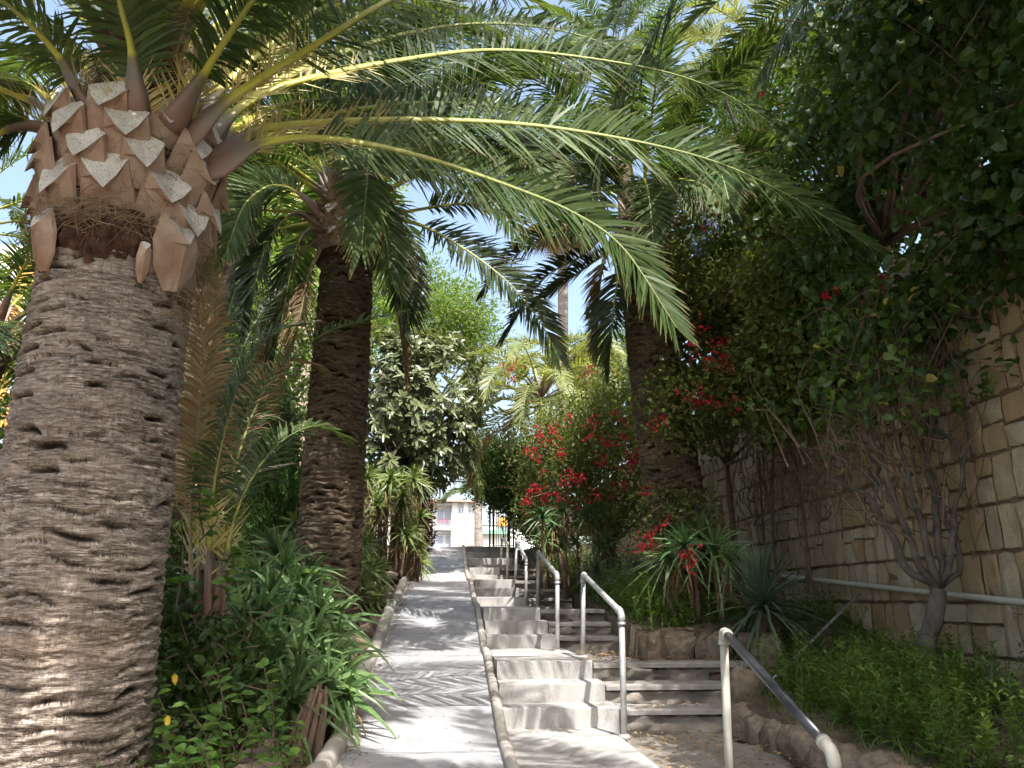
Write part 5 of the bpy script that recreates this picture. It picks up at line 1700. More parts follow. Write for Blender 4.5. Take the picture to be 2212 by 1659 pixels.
for i in range(170):
    pts, r = LIMBS[RNG.integers(len(LIMBS))]
    p = pts[RNG.integers(2, len(pts))] + RNG.normal(0, 0.12, 3)
    q = p + A([RNG.normal(-0.05, 0.12), RNG.normal(0.05, 0.3), RNG.uniform(0.1, 0.6)])
    e = q + A([RNG.normal(-0.05, 0.12), RNG.normal(0, 0.25), RNG.uniform(-0.1, 0.3)])
    pth = smooth_path([p, q, e], 8)
    pth[:, 0] = np.minimum(pth[:, 0], WX - 0.04)
    tube(mb, pth, np.linspace(0.008, 0.003, 8), 4, cap=False)
    lc.append(e)
obj('twigs', mb, M['twig'], parent=shrub, kind='stuff')
lc = A(lc)
lc = lc[lc[:, 2] > EYE + 1.35]
ci = np.repeat(np.arange(len(lc)), 9)
c = lc[ci] + RNG.normal(0, 0.1, (len(ci), 3))
c[:, 0] = np.minimum(c[:, 0], WX - 0.05)
obj('crown', leaves(MB(), c, rand_dirs(len(c), -0.3), nrm(A([-0.6, 0, 0.8]) + RNG.normal(0, 0.5, (len(c), 3))), 0.085, 0.07, heart=0.38, detail=True), M['creeper'], parent=shrub)


# ------------------------------------------------------------------ bougainvillea
def flower_spots(lst):
    return [at(*p) for p in lst]


leafy('bougainvillea', 'red flowered bougainvillea climbing over the leaning palm and wall', 'shrub', P(3.75, 10.6, -0.2), P(3.6, 10.2, 1.7), 0.05,
      [ell(1560, 640, 9.2, 0.9, 0.9, 0.8), ell(1660, 700, 8.6, 0.9, 0.9, 0.75), ell(1560, 780, 9.0, 0.95, 0.8, 0.7), ell(1680, 830, 8.6, 0.7, 0.7, 0.6), ell(1500, 870, 9.2, 0.65, 0.5, 0.55), ell(1760, 760, 8.0, 0.7, 0.7, 0.6), ell(1480, 700, 9.4, 0.5, 0.5, 0.7), ell(1570, 540, 9.6, 0.8, 0.8, 0.6), ell(1480, 930, 9.6, 0.4, 0.4, 0.35), ell(1700, 620, 8.0, 0.7, 0.7, 0.5)],
      1500, 24, 0.075, 0.05, M['bougain'], detail=True, clump_r=0.2, seed=21, bark='twig', limbs=16, shell=0.2,
      flowers=(46, flower_spots([(1518, 705, 8.3), (1545, 745, 8.2), (1552, 770, 8.2), (1492, 752, 8.4), (1580, 800, 8.2), (1500, 858, 8.5), (1528, 870, 8.5), (1568, 870, 8.4), (1418, 908, 8.7), (1490, 860, 8.5), (1650, 210, 8.2), (1640, 190, 8.2), (1535, 480, 8.6), (1430, 385, 9.0), (1790, 640, 6.9), (1915, 632, 6.2)]), 0.045, M['bract'], 'flower_cluster'))
leafy('bougainvillea', 'long flowering bougainvillea bank beside the upper flights of stairs', 'shrub', P(2.8, 13.8, 0.1), P(2.8, 13.8, 0.9), 0.07,
      [ell(1250, 950, 14.2, 1.0, 0.9, 0.75), ell(1330, 900, 13.0, 0.9, 0.9, 0.9), ell(1210, 1010, 15.0, 0.8, 0.9, 0.7), ell(1300, 1020, 13.2, 1.0, 0.8, 0.8), ell(1380, 1000, 12.2, 0.7, 0.7, 0.8), ell(1180, 1060, 15.4, 0.5, 0.5, 0.5), ell(1260, 1080, 14.0, 0.7, 0.6, 0.5), ell(1360, 1100, 12.4, 0.5, 0.5, 0.5), ell(1170, 960, 16.0, 0.55, 0.6, 0.7), ell(1150, 1040, 16.4, 0.45, 0.5, 0.6), ell(1160, 1110, 16.0, 0.4, 0.5, 0.5), ell(1220, 1120, 15.0, 0.6, 0.6, 0.5)],
      1300, 24, 0.075, 0.05, M['bougain'], clump_r=0.22, seed=22, bark='twig', limbs=40, shell=0.2,
      flowers=(66, flower_spots([(1098, 795, 13.3), (1108, 800, 13.3), (1270, 805, 12.1), (1160, 925, 12.9), (1150, 975, 13.1), (1175, 955, 12.9), (1160, 1000, 13.1), (1270, 935, 11.7), (1240, 1025, 11.9), (1255, 1030, 11.9), (1240, 1085, 11.9), (1140, 1085, 13.5), (1175, 1075, 13.3), (1180, 1060, 13.3), (1165, 1045, 13.3), (1190, 1095, 13.3), (1385, 985, 10.3), (1380, 995, 10.3), (1310, 960, 11.5), (1340, 910, 11.1), (1220, 1040, 12.5), (1300, 1000, 11.3), (1350, 1010, 10.9), (1285, 1060, 11.8), (1205, 985, 12.6), (1330, 1050, 11.2), (1225, 900, 12.6), (1190, 930, 12.8), (1290, 905, 11.9), (1355, 950, 11.2), (1400, 940, 10.6), (1200, 1070, 12.8), (1150, 1060, 13.2)]), 0.05, M['bract'], 'flower_cluster'))
leafy('bougainvillea', 'low red flower trusses hanging beside the aloe by the leaning trunk', 'shrub', P(3.3, 9.0, -0.3), P(3.3, 9.0, 0.2), 0.03,
      [ell(1400, 1180, 9.2, 0.25, 0.25, 0.2), ell(1500, 1130, 9.0, 0.3, 0.3, 0.35), ell(1430, 1110, 9.3, 0.35, 0.3, 0.3)], 60, 16, 0.07, 0.05, M['bougain'], clump_r=0.14, seed=23, bark='twig', limbs=10,
      flowers=(36, flower_spots([(1400, 1170, 8.7), (1410, 1165, 8.7), (1390, 1180, 8.7), (1492, 1205, 8.4), (1490, 1220, 8.4), (1496, 1190, 8.4), (1430, 1125, 8.8), (1395, 1060, 9.2)]), 0.035, M['bract'], 'flower_cluster'))
# bare tangle of stems on the wall behind
tg = thing('bare_vine', 'tangle of bare brown stems on the wall left of the grey shrub', 'vine', P(4.0, 8.5, 0.0))
mb = MB()
for i in range(190):
    p = A([WX - RNG.uniform(0.05, 0.4), RNG.uniform(7.4, 10.6), EYE + RNG.uniform(0.9, 2.1)])
    d = nrm(RNG.normal(0, 1, 3) * A([0.25, 1, 1]) + A([0, 0, 0.4]))
    q = p + d * RNG.uniform(0.3, 0.8)
    m_ = (p + q) / 2 + RNG.normal(0, 0.08, 3)
    pth = smooth_path([p, m_, q], 7)
    pth[:, 0] = np.minimum(pth[:, 0], WX - 0.03)
    tube(mb, pth, np.linspace(0.008, 0.003, 7), 4, cap=False)
obj('stems', mb, M['twig'], parent=tg, kind='stuff')
for i in range(4):
    y = RNG.uniform(8.6, 11)
    pth = smooth_path([A([WX - 0.15, y, EYE - 0.4]), A([WX - 0.2, y + RNG.normal(0, 0.15), EYE + 0.6]), A([WX - 0.15, y + RNG.normal(0, 0.3), EYE + 1.8])], 14)
    obj('stem', tube(MB(), pth, np.linspace(0.022, 0.012, 14), 7, noise=0.2), M['twig'], parent=tg, smooth=True)
# small spray of blue flowers
bl = thing('blue_flowers', 'spray of pale blue plumbago flowers above the bougainvillea', 'flowers', at(1540, 490, 8.8))
for U, V in ((1535, 470), (1545, 485), (1520, 520), (1510, 535), (1500, 530)):
    m_ = 40
    obj('flower_cluster', leaves(MB(), at(U, V, 8.5) + RNG.normal(0, 0.05, (m_, 3)), rand_dirs(m_), rand_dirs(m_), 0.03, 0.03), M['plumbago'], parent=bl, kind='stuff')


# ------------------------------------------------------------------ aloes
def aloe_rosette(parent, c, axis, size, mat, k=24, W=0.042, name='rosette'):
    axis = nrm(np.asarray(axis, float))
    f = np.arange(k) / k
    th = np.arange(k) * 2.39996 + RNG.random()
    s = nrm(np.cross(axis, A([0.3, 1, 0.2])))
    t2 = np.cross(axis, s)
    el = 1.35 - 1.25 * f + RNG.normal(0, 0.12, k)
    d = np.cos(el)[:, None] * (np.cos(th)[:, None] * s + np.sin(th)[:, None] * t2) + np.sin(el)[:, None] * axis
    L = size * (0.65 + 0.45 * f) * RNG.uniform(0.85, 1.15, k)
    mb = blades(MB(), np.asarray(c) + axis * (0.10 * (1 - f))[:, None] * size, d, L, W * RNG.uniform(0.8, 1.1, k), droop=0.15 + 0.5 * f * RNG.uniform(0.6, 1.3, k), nrmhint=np.tile(axis, (k, 1)) + RNG.normal(0, 0.1, (k, 3)), st=(0, 0.25, 0.5, 0.78, 1), prof=(1, 0.92, 0.72, 0.4, 0), fold=0.22, rnd=np.clip(RNG.random() * 0.5 + 0.5 * RNG.random(k), 0, 1))
    return obj(name, mb, mat, parent=parent, smooth=False)


def aloe_clump(label, base, spots, size, mat, stems=True, k=24, W=0.042):
    t = thing('aloe_clump', label, 'aloe', base, 'aloe clumps along the path')
    b = np.asarray(base, float)
    for (c, ax) in spots:
        aloe_rosette(t, c, ax, size * random.uniform(0.8, 1.15), mat, k, W)
    if stems:
        mb = MB()
        for (c, ax) in spots:
            g = A([c[0] + random.uniform(-0.1, 0.1) - 0.15 * ax[0], c[1] + random.uniform(-0.1, 0.1) + 0.1, min(c[2] - 0.1, b[2])])
            tube(mb, smooth_path([g, (g + c) / 2 + RNG.normal(0, 0.04, 3), c], 6), np.linspace(0.03, 0.02, 6), 6, noise=0.2)
        obj('stems', mb, M['twig'], parent=t, smooth=True, kind='stuff')
        # dead leaves hanging on the stems
        m_ = len(spots) * 14
        ci = np.repeat(np.arange(len(spots)), 14)
        cs = A([s[0] for s in spots])[ci]
        cs = cs + RNG.normal(0, 0.05, (m_, 3)) - A([0, 0, 1.0]) * RNG.uniform(0.02, 0.35, (m_, 1))
        obj('dead_leaves', blades(MB(), cs, rand_dirs(m_, -0.8), 0.22, 0.02, droop=0.6), M['litter'], parent=t, kind='stuff')
    return t


def bank(n, x0, x1, y0, y1, zf, face, zlo, zhi, seed):
    out = []
    for i in range(n):
        y = random.uniform(y0, y1)
        u = random.random()
        x = x0 + (x1 - x0) * u
        z = float(zf(x, y)) + zlo + (zhi - zlo) * (1 - abs(2 * u - 1) ** 2) * random.uniform(0.35, 1.0)
        ax = A([face[0] + random.uniform(-0.5, 0.5), face[1] + random.uniform(-0.5, 0.5), face[2] + random.uniform(-0.2, 0.5)])
        out.append((P(x, y, z), ax))
    return out


blz = lambda x, y: bed_left_z(A([x]), A([y]))[0]
brz = lambda x, y: bed_right_z(A([x]), A([y]))[0]
sp = []
for U, V, y in ((590, 1290, 7.4), (640, 1300, 7.6), (690, 1330, 7.5), (560, 1340, 7.1), (620, 1350, 7.0), (680, 1380, 6.9), (730, 1400, 7.0), (540, 1400, 6.7), (600, 1410, 6.6), (650, 1430, 6.5), (700, 1440, 6.6), (745, 1460, 6.6), (580, 1470, 6.3), (640, 1480, 6.2), (700, 1490, 6.3), (560, 1260, 7.9), (610, 1240, 8.0), (520, 1350, 7.4), (740, 1510, 6.4), (620, 1530, 6.1), (670, 1340, 7.9), (600, 1200, 8.4), (530, 1300, 8.2), (660, 1250, 8.3), (720, 1350, 7.8), (575, 1380, 7.5), (690, 1410, 7.4)):
    p = at(U, V, y)
    sp.append((p, A([random.uniform(-0.3, 0.6), -0.7, random.uniform(0.5, 1.0)])))
aloe_clump('dense dark green aloe clump beside the ramp, in front of the second palm', P(-1.6, 6.9, -0.85), sp, 0.56, M['aloe'], k=26, W=0.05)
sp = bank(64, -2.9, -0.95, 10.6, 13.6, blz, (0.5, -0.6, 0.7), 0.1, 1.15, 1)
aloe_clump('sunlit bank of aloes along the ramp, right behind the second palm', P(-1.7, 12, -0.2), sp, 0.42, M['aloe_sun'], W=0.042)
sp = []
for i in range(46):
    U = random.uniform(790, 915)
    V = random.uniform(1020, 1230) if i % 3 else random.uniform(1020, 1120)
    sp.append((at(U, V, random.uniform(14.2, 15.6)), A([0.4 + random.uniform(-0.5, 0.5), -0.7, 0.7])))
aloe_clump('tall pale green aloe bank in the sun, next to the purple shrub', P(-2.4, 15, 0.3), sp, 0.42, M['aloe_sun'], W=0.045)
sp = []
for i in range(15):
    sp.append((at(random.uniform(1170, 1330), random.uniform(1100, 1200), random.uniform(12.2, 13.6)), A([-0.4 + random.uniform(-0.4, 0.4), -0.6, 0.7])))
aloe_clump('shaded aloe clump right of the stairs under the bougainvillea bank', P(2.5, 13, 0.0), sp, 0.42, M['aloe'], W=0.035)
sp = [(at(1480, 1185, 8.7), A([-0.3, -0.6, 0.7])), (at(1540, 1190, 8.7), A([0.1, -0.7, 0.6])), (at(1510, 1170, 8.9), A([0.2, -0.4, 1])), (at(1575, 1215, 8.5), A([0.4, -0.6, 0.7])), (at(1450, 1210, 8.9), A([-0.6, -0.5, 0.6]))]
aloe_clump('aloe with long drooping leaves at the foot of the leaning palm', P(2.9, 8.8, -0.2), sp, 0.55, M['aloe'], W=0.035, k=34)
sp = [(at(1290, 1240, 11.0), A([-0.1, -0.4, 1])), (at(1370, 1235, 10.3), A([0.1, -0.4, 1]))]
aloe_clump('pair of small dark spiky rosettes in the weeds beside the stairs', P(2.5, 10.8, -0.2), sp, 0.42, M['yucca'], W=0.022, k=50, stems=False)

# yucca
yb = at(1645, 1400, 7.9)
yb[2] = EYE - 0.42
yu = thing('yucca', 'dark spiky yucca rosette in the bed against the stone wall', 'yucca', yb)
yc = at(1648, 1318, 7.7)
obj('stem', tube(MB(), smooth_path([yb - A([0, 0, 0.1]), (yb + yc) / 2, yc], 8), 0.05, 10, noise=0.25), M['twig'], parent=yu, smooth=True)
k = 110
f = np.arange(k) / k
th = np.arange(k) * 2.39996
el = 1.45 - 1.75 * f + RNG.normal(0, 0.1, k)
d = np.stack([np.cos(el) * np.cos(th), np.cos(el) * np.sin(th), np.sin(el)], 1)
for i in range(k):
    obj('leaf', blades(MB(), (yc + A([0, 0, 0.12 * (1 - f[i])]))[None], d[i:i + 1], 0.78 * (0.75 + 0.3 * f[i]) * random.uniform(0.85, 1.12), 0.034, droop=0.04 + 0.42 * f[i] * random.uniform(0.4, 1.6), nrmhint=A([[0, 0, 1.0]]) + RNG.normal(0, 0.1, (1, 3)), st=(0, 0.2, 0.45, 0.75, 1), prof=(0.7, 0.95, 1, 0.6, 0), fold=0.2), M['yucca'], parent=yu)

# ------------------------------------------------------------------ weeds, grass, litter
def weeds(name, label, pts, hmin, hmax, mat, per=26, Lf=0.07, Wf=0.016):
    mb = MB()
    n = len(pts)
    H = RNG.uniform(hmin, hmax, n)
    leanv = RNG.normal(0, 0.22, (n, 3))
    leanv[:, 2] = 1
    leanv = nrm(leanv)
    ci = np.repeat(np.arange(n), per)
    f = np.tile((np.arange(per) + 0.5) / per, n)
    th = RNG.random(len(ci)) * 6.283
    c = pts[ci] + leanv[ci] * (H[ci] * f)[:, None]
    d = np.stack([np.cos(th), np.sin(th), RNG.uniform(0.1, 1.1, len(ci))], 1)
    blades(mb, c, d, Lf * RNG.uniform(0.5, 1.3, len(ci)) * (1.15 - 0.5 * f), Wf, droop=0.25, st=(0, 0.45, 1), prof=(0.4, 1, 0), rnd=np.clip(RNG.random(n)[ci] * 0.6 + 0.4 * RNG.random(len(ci)), 0, 1))
    blades(mb, pts, leanv, H, 0.006, droop=0.02, st=(0, 0.5, 1), prof=(1, 0.8, 0))
    return obj(name, mb, mat, kind='stuff', label=label, cat='weeds', org=pts[0])


def scatter(n, x0, x1, y0, y1, zf):
    x = RNG.uniform(x0, x1, n)
    y = RNG.uniform(y0, y1, n)
    return np.stack([x, y, zf(x, y) + EYE], 1)


pp = scatter(900, 2.6, 4.1, 3.0, 7.4, bed_right_z)
pp = pp[fbm(pp * 1.3, 4, 2) > -0.55]
weeds('weeds', 'feathery green weeds at the lower right in front of the wall', pp, 0.22, 0.55, M['weed'], 34, 0.085, 0.017)
pp = scatter(420, 2.1, 3.3, 8.7, 12.5, bed_right_z)
weeds('weeds', 'bright green weeds right of the stairs below the aloe', pp, 0.25, 0.6, M['weed'], 30, 0.085, 0.017)
pp = scatter(170, 3.0, 4.1, 7.3, 9.2, bed_right_z)
weeds('weeds', 'dim green weeds between the yucca and the stone wall', pp, 0.15, 0.4, M['weed'], 26, 0.08, 0.017)
pp = scatter(420, 2.0, 3.6, 12.5, 19.0, bed_right_z)
weeds('weeds', 'green weeds beside the upper flights under the bougainvillea', pp, 0.25, 0.6, M['weed'], 24, 0.10, 0.02)
pp = scatter(700, -3.4, -0.85, 4.2, 9.0, bed_left_z)
weeds('weeds', 'low green weeds under the aloes at the lower left', pp, 0.08, 0.25, M['weed'], 16, 0.06, 0.016)
n = 9000
pp = scatter(n, -3.4, -0.84, 4.4, 9.4, bed_left_z)
pp = pp[fbm(pp * 1.6, 8, 2) > -0.1]
obj('grass', blades(MB(), pp, RNG.normal(0, 0.45, (len(pp), 3)) + A([0, 0, 1.0]), RNG.uniform(0.06, 0.2, len(pp)), 0.006, droop=0.4), M['grass'], kind='stuff', label='short grass growing beside the ramp kerb', cat='grass', org=pp[0])
n = 3500
pp = np.vstack([scatter(1600, 2.45, 3.6, 3.0, 7.4, bed_right_z), scatter(1500, 2.0, 3.4, 8.5, 14, bed_right_z)])
obj('grass', blades(MB(), pp, RNG.normal(0, 0.5, (len(pp), 3)) + A([0, 0, 1.0]), RNG.uniform(0.08, 0.28, len(pp)), 0.007, droop=0.5), M['grass'], kind='stuff', label='thin grass among the weeds in the right beds', cat='grass', org=pp[0])


# leafy seedling shrub at the bottom left, in front of the aloes
def sprig(label, base, stems, mat, L=0.085, W=0.055, gap=0.055, extra=None, name='seedling_shrub', cat='shrub', yellow=()):
    t = thing(name, label, cat, base)
    mb, lb = MB(), MB()
    yb_ = MB()
    for si, pts in enumerate(stems):
        pth = smooth_path(pts, 24)
        tube(mb, pth, np.linspace(0.007, 0.0025, 24), 6, cap=False)
        Ls = np.linalg.norm(np.diff(pth, axis=0), axis=1).sum()
        m_ = max(4, int(Ls / gap))
        q = np.linspace(0.2, 1, m_)
        B = np.stack([np.interp(q, np.linspace(0, 1, 24), pth[:, c]) for c in range(3)], 1)
        for s in (-1, 1):
            th = RNG.random(m_) * 6.283
            d = np.stack([np.cos(th), np.sin(th) * 0.7 - 0.2, RNG.uniform(-0.1, 0.6, m_)], 1)
            leaves(lb, B, d, nrm(A([0.1, -0.35, 0.9]) + RNG.normal(0, 0.25, (m_, 3))), L * RNG.uniform(0.6, 1.15, m_), W * RNG.uniform(0.7, 1.1, m_), heart=0.4, fold=0.15, detail=True)
    obj('stems', mb, M['twig'], parent=t, smooth=True, kind='stuff')
    obj('crown', lb, mat, parent=t)
    for p in yellow:
        obj('leaf', leaves(MB(), p[None], A([[0.2, -0.4, -0.7]]), A([[0.1, -0.8, 0.4]]), 0.065, 0.034, heart=0.45, detail=True), M['yellowleaf'], parent=t, label='single yellow leaf')
    return t


gb = lambda U, V, y: at(U, V, y)
st_ = []
for (U0, U1, V1, y) in ((540, 470, 1455, 4.9), (560, 520, 1500, 4.9), (480, 400, 1520, 4.9), (580, 570, 1440, 5.1), (430, 350, 1580, 4.7), (520, 480, 1570, 4.6), (600, 640, 1560, 5.0), (470, 430, 1600, 4.5), (560, 600, 1600, 4.7), (390, 340, 1500, 5.0), (360, 350, 1430, 5.4), (500, 560, 1540, 4.8), (620, 590, 1500, 5.2), (420, 480, 1540, 4.8), (350, 400, 1620, 4.4), (540, 640, 1630, 4.5)):
    b0 = gb(U0, 1640, y)
    b0[2] = EYE + float(blz(b0[0], b0[1]))
    e = gb(U1, V1, y - 0.1)
    st_.append([b0, (b0 + e) / 2 + A([random.uniform(-0.05, 0.05), 0, 0.05]), e])
sprig('leafy seedling shrub with a yellow leaf in the lower left corner', st_[0][0], st_, M['ivy'], yellow=(gb(362, 1545, 4.75), gb(378, 1455, 4.85)))
iv = []
for pts in ([(440, 1160, 5.9), (430, 1090, 5.85), (440, 1020, 5.85), (420, 990, 5.8)], [(430, 1170, 5.9), (470, 1120, 5.8), (450, 1070, 5.8)], [(500, 1230, 5.9), (490, 1260, 5.8), (500, 1300, 5.8)], [(410, 1270, 5.8), (395, 1260, 5.75), (380, 1265, 5.7)], [(480, 1230, 5.9), (500, 1200, 5.9), (510, 1220, 5.8)]):
    iv.append([at(*p) for p in pts])
sprig('sprigs of bright ivy climbing the young palm', iv[0][0], iv, M['ivy'], L=0.095, W=0.1, gap=0.07, name='ivy', cat='ivy')
sprig('pale ivy shoot reaching across the second palm trunk', at(640, 1240, 7.8), [[at(635, 1245, 7.9), at(665, 1238, 7.7), at(690, 1245, 7.6), at(720, 1260, 7.5)]], M['ivy'], L=0.075, W=0.075, gap=0.06, name='ivy', cat='ivy')
# dead stump leaning at the kerb
sb_ = at(655, 1585, 5.9)
sb_[2] = EYE + float(blz(sb_[0], sb_[1])) - 0.05
se_ = at(690, 1490, 5.9)
mb = MB()
for i in range(22):
    o_ = RNG.normal(0, 1, 3) * A([0.045, 0.045, 0.0])
    e_ = se_ + o_ * 0.7 + A([0, 0, RNG.uniform(-0.12, 0.04)])
    tube(mb, smooth_path([sb_ + o_ * 1.3, (sb_ + se_) / 2 + o_ * 1.1 + RNG.normal(0, 0.008, 3), e_], 8), np.linspace(0.024, 0.010, 8), 6, noise=0.5)
obj('dead_stump', mb, M['twig'], org=sb_, smooth=True, label='short dead brown stump leaning among the aloes by the kerb', cat='stump')
# fallen leaves and petals
n = 1800
x = RNG.uniform(KL, KR, n)
x = np.where(RNG.random(n) < 0.55, KL + 0.02 + 0.12 * RNG.random(n) ** 2, x)
y = RNG.uniform(4.5, 20, n)
c = np.stack([x, y, ramp_z(y) + EYE + 0.012], 1)
keep = (RNG.random(n) < 0.2) | (x < KL + 0.12)
c = c[keep]
d = RNG.normal(0, 1, c.shape) * A([1, 1, 0.05])
obj('litter', leaves(MB(), c, d, nrm(A([0, 0, 1.0]) + RNG.normal(0, 0.2, c.shape)), 0.032, 0.013), M['litter'], kind='stuff', label='scattered dry bits on the ramp', cat='litter', org=c[0])
n = 900
x = RNG.uniform(1.4, 2.9, n)
y = RNG.uniform(4.5, 9.3, n)
z = np.array([stair_z(q - 0.05) for q in y]) - 0.01
ok = np.array([all(abs(q - r) > 0.06 for f_ in FLIGHTS for r in f_[0]) for q in y]) & ((x < 2.35) | (y > 6.95))
c = np.stack([x, y, z + EYE], 1)[ok]
c[:, 2] += np.where(RNG.random(len(c)) < 0.5, 0.0, 0.0)
d = RNG.normal(0, 1, c.shape) * A([1, 1, 0.05])
obj('litter', leaves(MB(), c, d, nrm(A([0, 0, 1.0]) + RNG.normal(0, 0.25, c.shape)), 0.045, 0.02), M['litter'], kind='stuff', label='dry leaf litter on the rough right stairs', cat='litter', org=c[0])

# ------------------------------------------------------------------ gate at the top of the path
gate = thing('iron_gate', 'black iron gate frame and bars at the top of the stairs', 'gate', at(1000, 1190, 22))
GY = 22.0


def bar(U0, V0, U1, V1, r=0.014, y=GY, name='bar'):
    obj(name, tube(MB(), [at(U0, V0, y), at(U1, V1, y)], r, 6), M['iron'], parent=gate)


bar(918, 1038, 918, 1195, 0.03, name='post')
bar(933, 1038, 933, 1195, 0.022, name='post')
for U in (922, 926, 929):
    bar(U, 1040, U, 1190, 0.008)
bar(914, 1040, 1112, 1040, 0.022, name='lintel')
bar(1058, 1040, 1058, 1195, 0.026, name='post')
bar(1066, 1040, 1066, 1195, 0.03, name='post')
bar(1109, 1040, 1109, 1195, 0.026, name='post')
for i, U in enumerate((1072, 1077, 1082, 1087, 1092, 1097, 1102)):
    bar(U, 1098 - 6 * math.sin(i / 6 * math.pi), U, 1192, 0.009)
bar(1066, 1108, 1109, 1108, 0.014, name='crossbar')
bar(1066, 1178, 1109, 1178, 0.014, name='crossbar')
bar(1083, 1130, 1094, 1190, 0.016, name='brace')

# ------------------------------------------------------------------ buildings beyond the gate
M['white'] = plain('white_render', (0.78, 0.77, 0.76), 0.85, nscale=0.5, c2=(0.84, 0.83, 0.82))
M['cream'] = plain('cream_render', (0.78, 0.73, 0.63), 0.85, nscale=0.5, c2=(0.83, 0.79, 0.70))
M['roof'] = plain('pink_tile', (0.45, 0.30, 0.24), 0.8, nscale=3, c2=(0.55, 0.4, 0.33))
M['pane'] = plain('window_pane', (0.30, 0.34, 0.44), 0.12, 0.0, spec=0.6)
M['frame'] = plain('white_frame', (0.7, 0.7, 0.7), 0.5)
M['orange'] = plain('orange_render', (0.62, 0.30, 0.08), 0.85, nscale=0.6, c2=(0.68, 0.36, 0.11))
M['peach'] = plain('peach_render', (0.66, 0.50, 0.36), 0.85, nscale=0.6, c2=(0.72, 0.57, 0.43))
M['grey'] = plain('grey_render', (0.42, 0.44, 0.48), 0.85, nscale=0.6, c2=(0.5, 0.51, 0.55))
BY = 90.0


def zz2(x, y):       # pixel on the enlarged view of the house -> sheet place
    return (1200 + x / 5.72) * 0.7373, (1350 + y / 5.72) * 0.7373


def quadbox(parent, name, x0, y0, x1, y1, dep0, dep1, mat, Y=BY):
    a = at(*zz2(x0, y0), Y)
    b = at(*zz2(x1, y1), Y)
    return obj(name, box(MB(), A([a[0], Y + dep0, a[2]]), A([b[0], Y + dep1, b[2]])), mat, parent=parent)


def building_window(parent, x0, y0, x1, y1, Y=BY):
    f = quadbox(parent, 'window', x0 - 8, y0 - 8, x1 + 8, y1 + 14, -0.10, 0.1, M['frame'], Y)
    a = at(*zz2(x0, y0), Y)
    b = at(*zz2(x1, y1), Y)
    mb = MB()
    mx = (a[0] + b[0]) / 2
    for xa, xb in ((a[0], mx - 0.05), (mx + 0.05, b[0])):
        box(mb, A([xa, Y - 0.115, a[2]]), A([xb, Y - 0.07, b[2]]))
    obj('pane', mb, M['pane'], parent=f)


hs = thing('white_house', 'white house with blue grey windows seen through the gate', 'building', A([-4.0, BY, EYE + 1.3]))
g0 = EYE + 1.2
a = at(*zz2(-600, 690), BY)
b = at(*zz2(1185, 1430), BY)
m0 = at(*zz2(705, 690), BY)
obj('wall', box(MB(), A([m0[0], BY, g0]), A([b[0], BY + 10, m0[2]])), M['cream'], parent=hs)
obj('wall', box(MB(), A([a[0], BY + 0.8, g0]), A([m0[0] - 0.01, BY + 10, m0[2]])), M['white'], parent=hs)
quadbox(hs, 'pier', 905, 700, 960, 2200, -0.18, 0.0, M['white'])
quadbox(hs, 'pier', 715, 700, 790, 2200, -0.10, 0.0, M['white'])
quadbox(hs, 'eave', -600, 668, 1200, 700, -0.8, 10.3, M['roof'])
quadbox(hs, 'chimney', 750, 640, 795, 668, 2, 2.5, M['roof'])
for (x0, y0, x1, y1) in ((820, 800, 910, 940), (990, 800, 1072, 940), (820, 1250, 902, 1400), (980, 1250, 1070, 1400)):
    building_window(hs, x0, y0, x1, y1)
    quadbox(hs, 'shutter_box', x0 - 12, y0 - 75, x1 + 12, y0 - 22, -0.12, 0.05, M['grey'])
for (y0, y1) in ((1112, 1160), (1560, 1610)):
    quadbox(hs, 'balcony_floor', -600, y0, 703, y1, -0.2, 0.79, M['white'])
quadbox(hs, 'awning', 440, 705, 700, 745, -0.3, 0.5, M['grey'])
for x in range(360, 700, 22):
    quadbox(hs, 'baluster', x, 1005, x + 6, 1112, 0.0, 0.06, M['grey'])
quadbox(hs, 'balcony_rail', 340, 996, 703, 1006, -0.02, 0.08, M['grey'])
for (x0, y0, x1, y1) in ((470, 800, 560, 1100), (590, 800, 680, 1100), (375, 1250, 430, 1425), (470, 1250, 560, 1425), (600, 1250, 690, 1425)):
    f = quadbox(hs, 'door', x0 - 8, y0 - 8, x1 + 8, y1, 0.68, 0.86, M['frame'])
    a = at(*zz2(x0, y0), BY)
    b = at(*zz2(x1, y1), BY)
    obj('pane', box(MB(), A([a[0], BY + 0.65, a[2]]), A([b[0], BY + 0.70, b[2]])), M['pane'], parent=f)
quadbox(hs, 'shutter_box', 360, 1165, 700, 1220, 0.5, 0.78, M['grey'])
pr = thing('balcony_plants', 'red and pink potted flowers on the balcony of the white house', 'plants', at(*zz2(560, 1000), BY))
for x in (480, 520, 560, 610, 650):
    m_ = 34
    obj('flower_cluster', leaves(MB(), at(*zz2(x, 1000), BY - 0.15) + RNG.normal(0, 1, (m_, 3)) * A([0.16, 0.05, 0.1]), rand_dirs(m_), rand_dirs(m_), 0.07, 0.06), M['bract'], parent=pr, kind='stuff')
quadbox(pr, 'planter', 450, 1068, 515, 1108, -0.25, -0.05, M['roof'])
h2 = thing('shop_building', 'grey and white building with orange banner behind the gate bars', 'building', A([1, BY - 18, EYE + 1.3]))
Y2 = 72.0
a = at(*zz2(1180, 760), Y2)
b = at(*zz2(2600, 1430), Y2)
mid = at(*zz2(1180, 1100), Y2)
obj('wall', box(MB(), A([a[0], Y2, g0]), A([b[0], Y2 + 8, mid[2]])), M['white'], parent=h2)
obj('wall', box(MB(), A([a[0], Y2 + 0.02, mid[2] + 0.003]), A([b[0], Y2 + 8, a[2]])), M['grey'], parent=h2)
for x in (1200, 1300, 1400, 1520, 1640, 1760):
    building_window(h2, x, 900, x + 75, 1060, Y2)
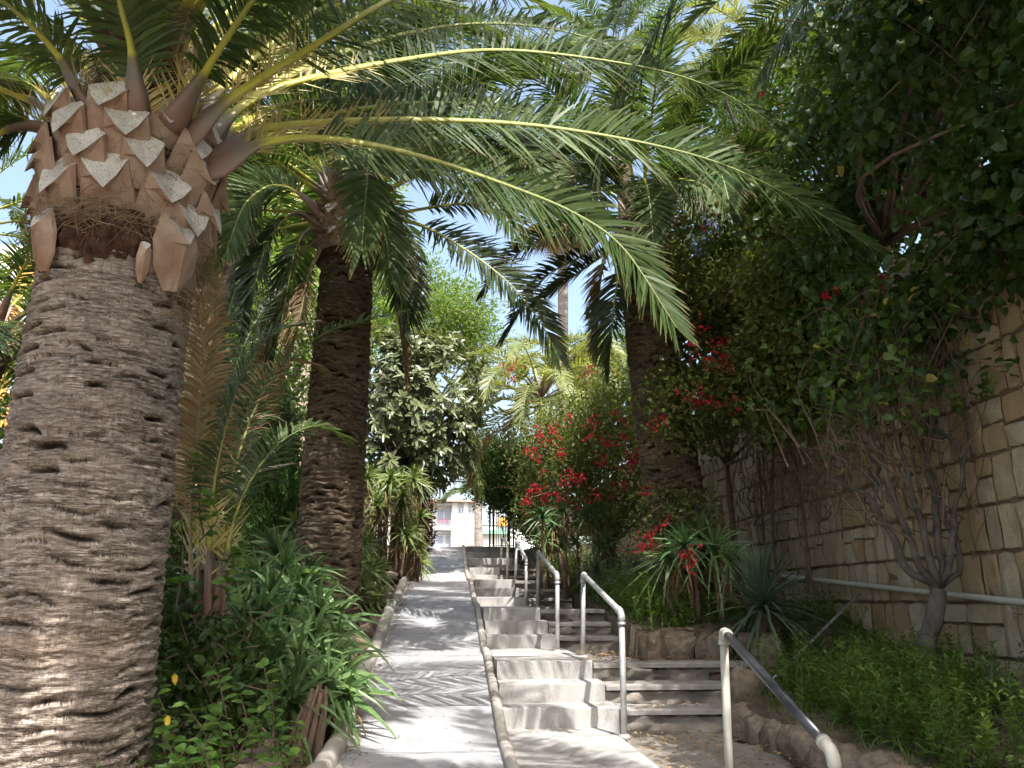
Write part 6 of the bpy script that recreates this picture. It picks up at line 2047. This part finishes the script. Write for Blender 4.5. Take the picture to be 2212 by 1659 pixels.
quadbox(h2, 'awning', 1195, 1165, 1660, 1235, -0.5, -0.02, plain('green_awning', (0.25, 0.45, 0.36), 0.8), Y2)
quadbox(h2, 'banner', 1478, 962, 1640, 1098, -0.3, -0.22, M['orange'], Y2)
stp = A([at(*zz2(1165, 1430), 45)[0], 45, EYE + 1.2])
sp_ = thing('street_palm', 'pinkish bare trunk standing before the white house, beyond the gate', 'palm tree', stp)
palm_trunk(sp_, stp, at(*zz2(1148, 560), 45), 0.27, 0.2, M['bark_grey'], nth=30, nz=100, ns=7, row=0.12, depth=0.012, seed=51)
feather_crown(sp_, at(*zz2(1148, 560), 45), 14, 2.6, 0.0, 1.3, M['frond'], nl=40, W=0.06, seed=52)

# apartment block at the left, behind the palms
ap = thing('apartment_block', 'peach, orange and white apartment block behind the palms at the left', 'building', A([-16, 34, EYE]))
AY = 34.0
xl, xm, xr2 = -32.0, at(28, 700, AY)[0], at(655, 420, AY)[0]
ztop = at(600, 330, AY)[2]
obj('wall', box(MB(), A([xl, AY, EYE]), A([xm, AY + 10, ztop - 5])), M['white'], parent=ap)
obj('wall', box(MB(), A([xm + 0.003, AY + 0.4, EYE]), A([xr2, AY + 10, ztop])), M['peach'], parent=ap)
obj('pilaster', box(MB(), A([xm, AY - 0.4, EYE]), A([xm + 2.2, AY + 0.39, ztop - 6])), M['orange'], parent=ap)
for fl in range(6):
    z0 = EYE + 1.4 + fl * 3.0
    obj('balcony_floor', box(MB(), A([xm + 2.3, AY - 0.9, z0 - 0.25]), A([xr2 - 0.5, AY + 0.39, z0])), M['white'], parent=ap)
    for x in np.arange(xm + 0.5, xr2 - 2, 2.6):
        f = obj('window', box(MB(), A([x, AY + 0.25 if x > xm + 2.1 else AY - 0.5, z0 + 0.7]), A([x + 1.3, AY + 0.5 if x > xm + 2.1 else AY - 0.3, z0 + 2.1])), M['frame'], parent=ap)
        yq = AY + 0.22 if x > xm + 2.1 else AY - 0.53
        obj('pane', box(MB(), A([x + 0.1, yq, z0 + 0.8]), A([x + 1.2, yq + 0.05, z0 + 2.0])), M['pane'], parent=f)
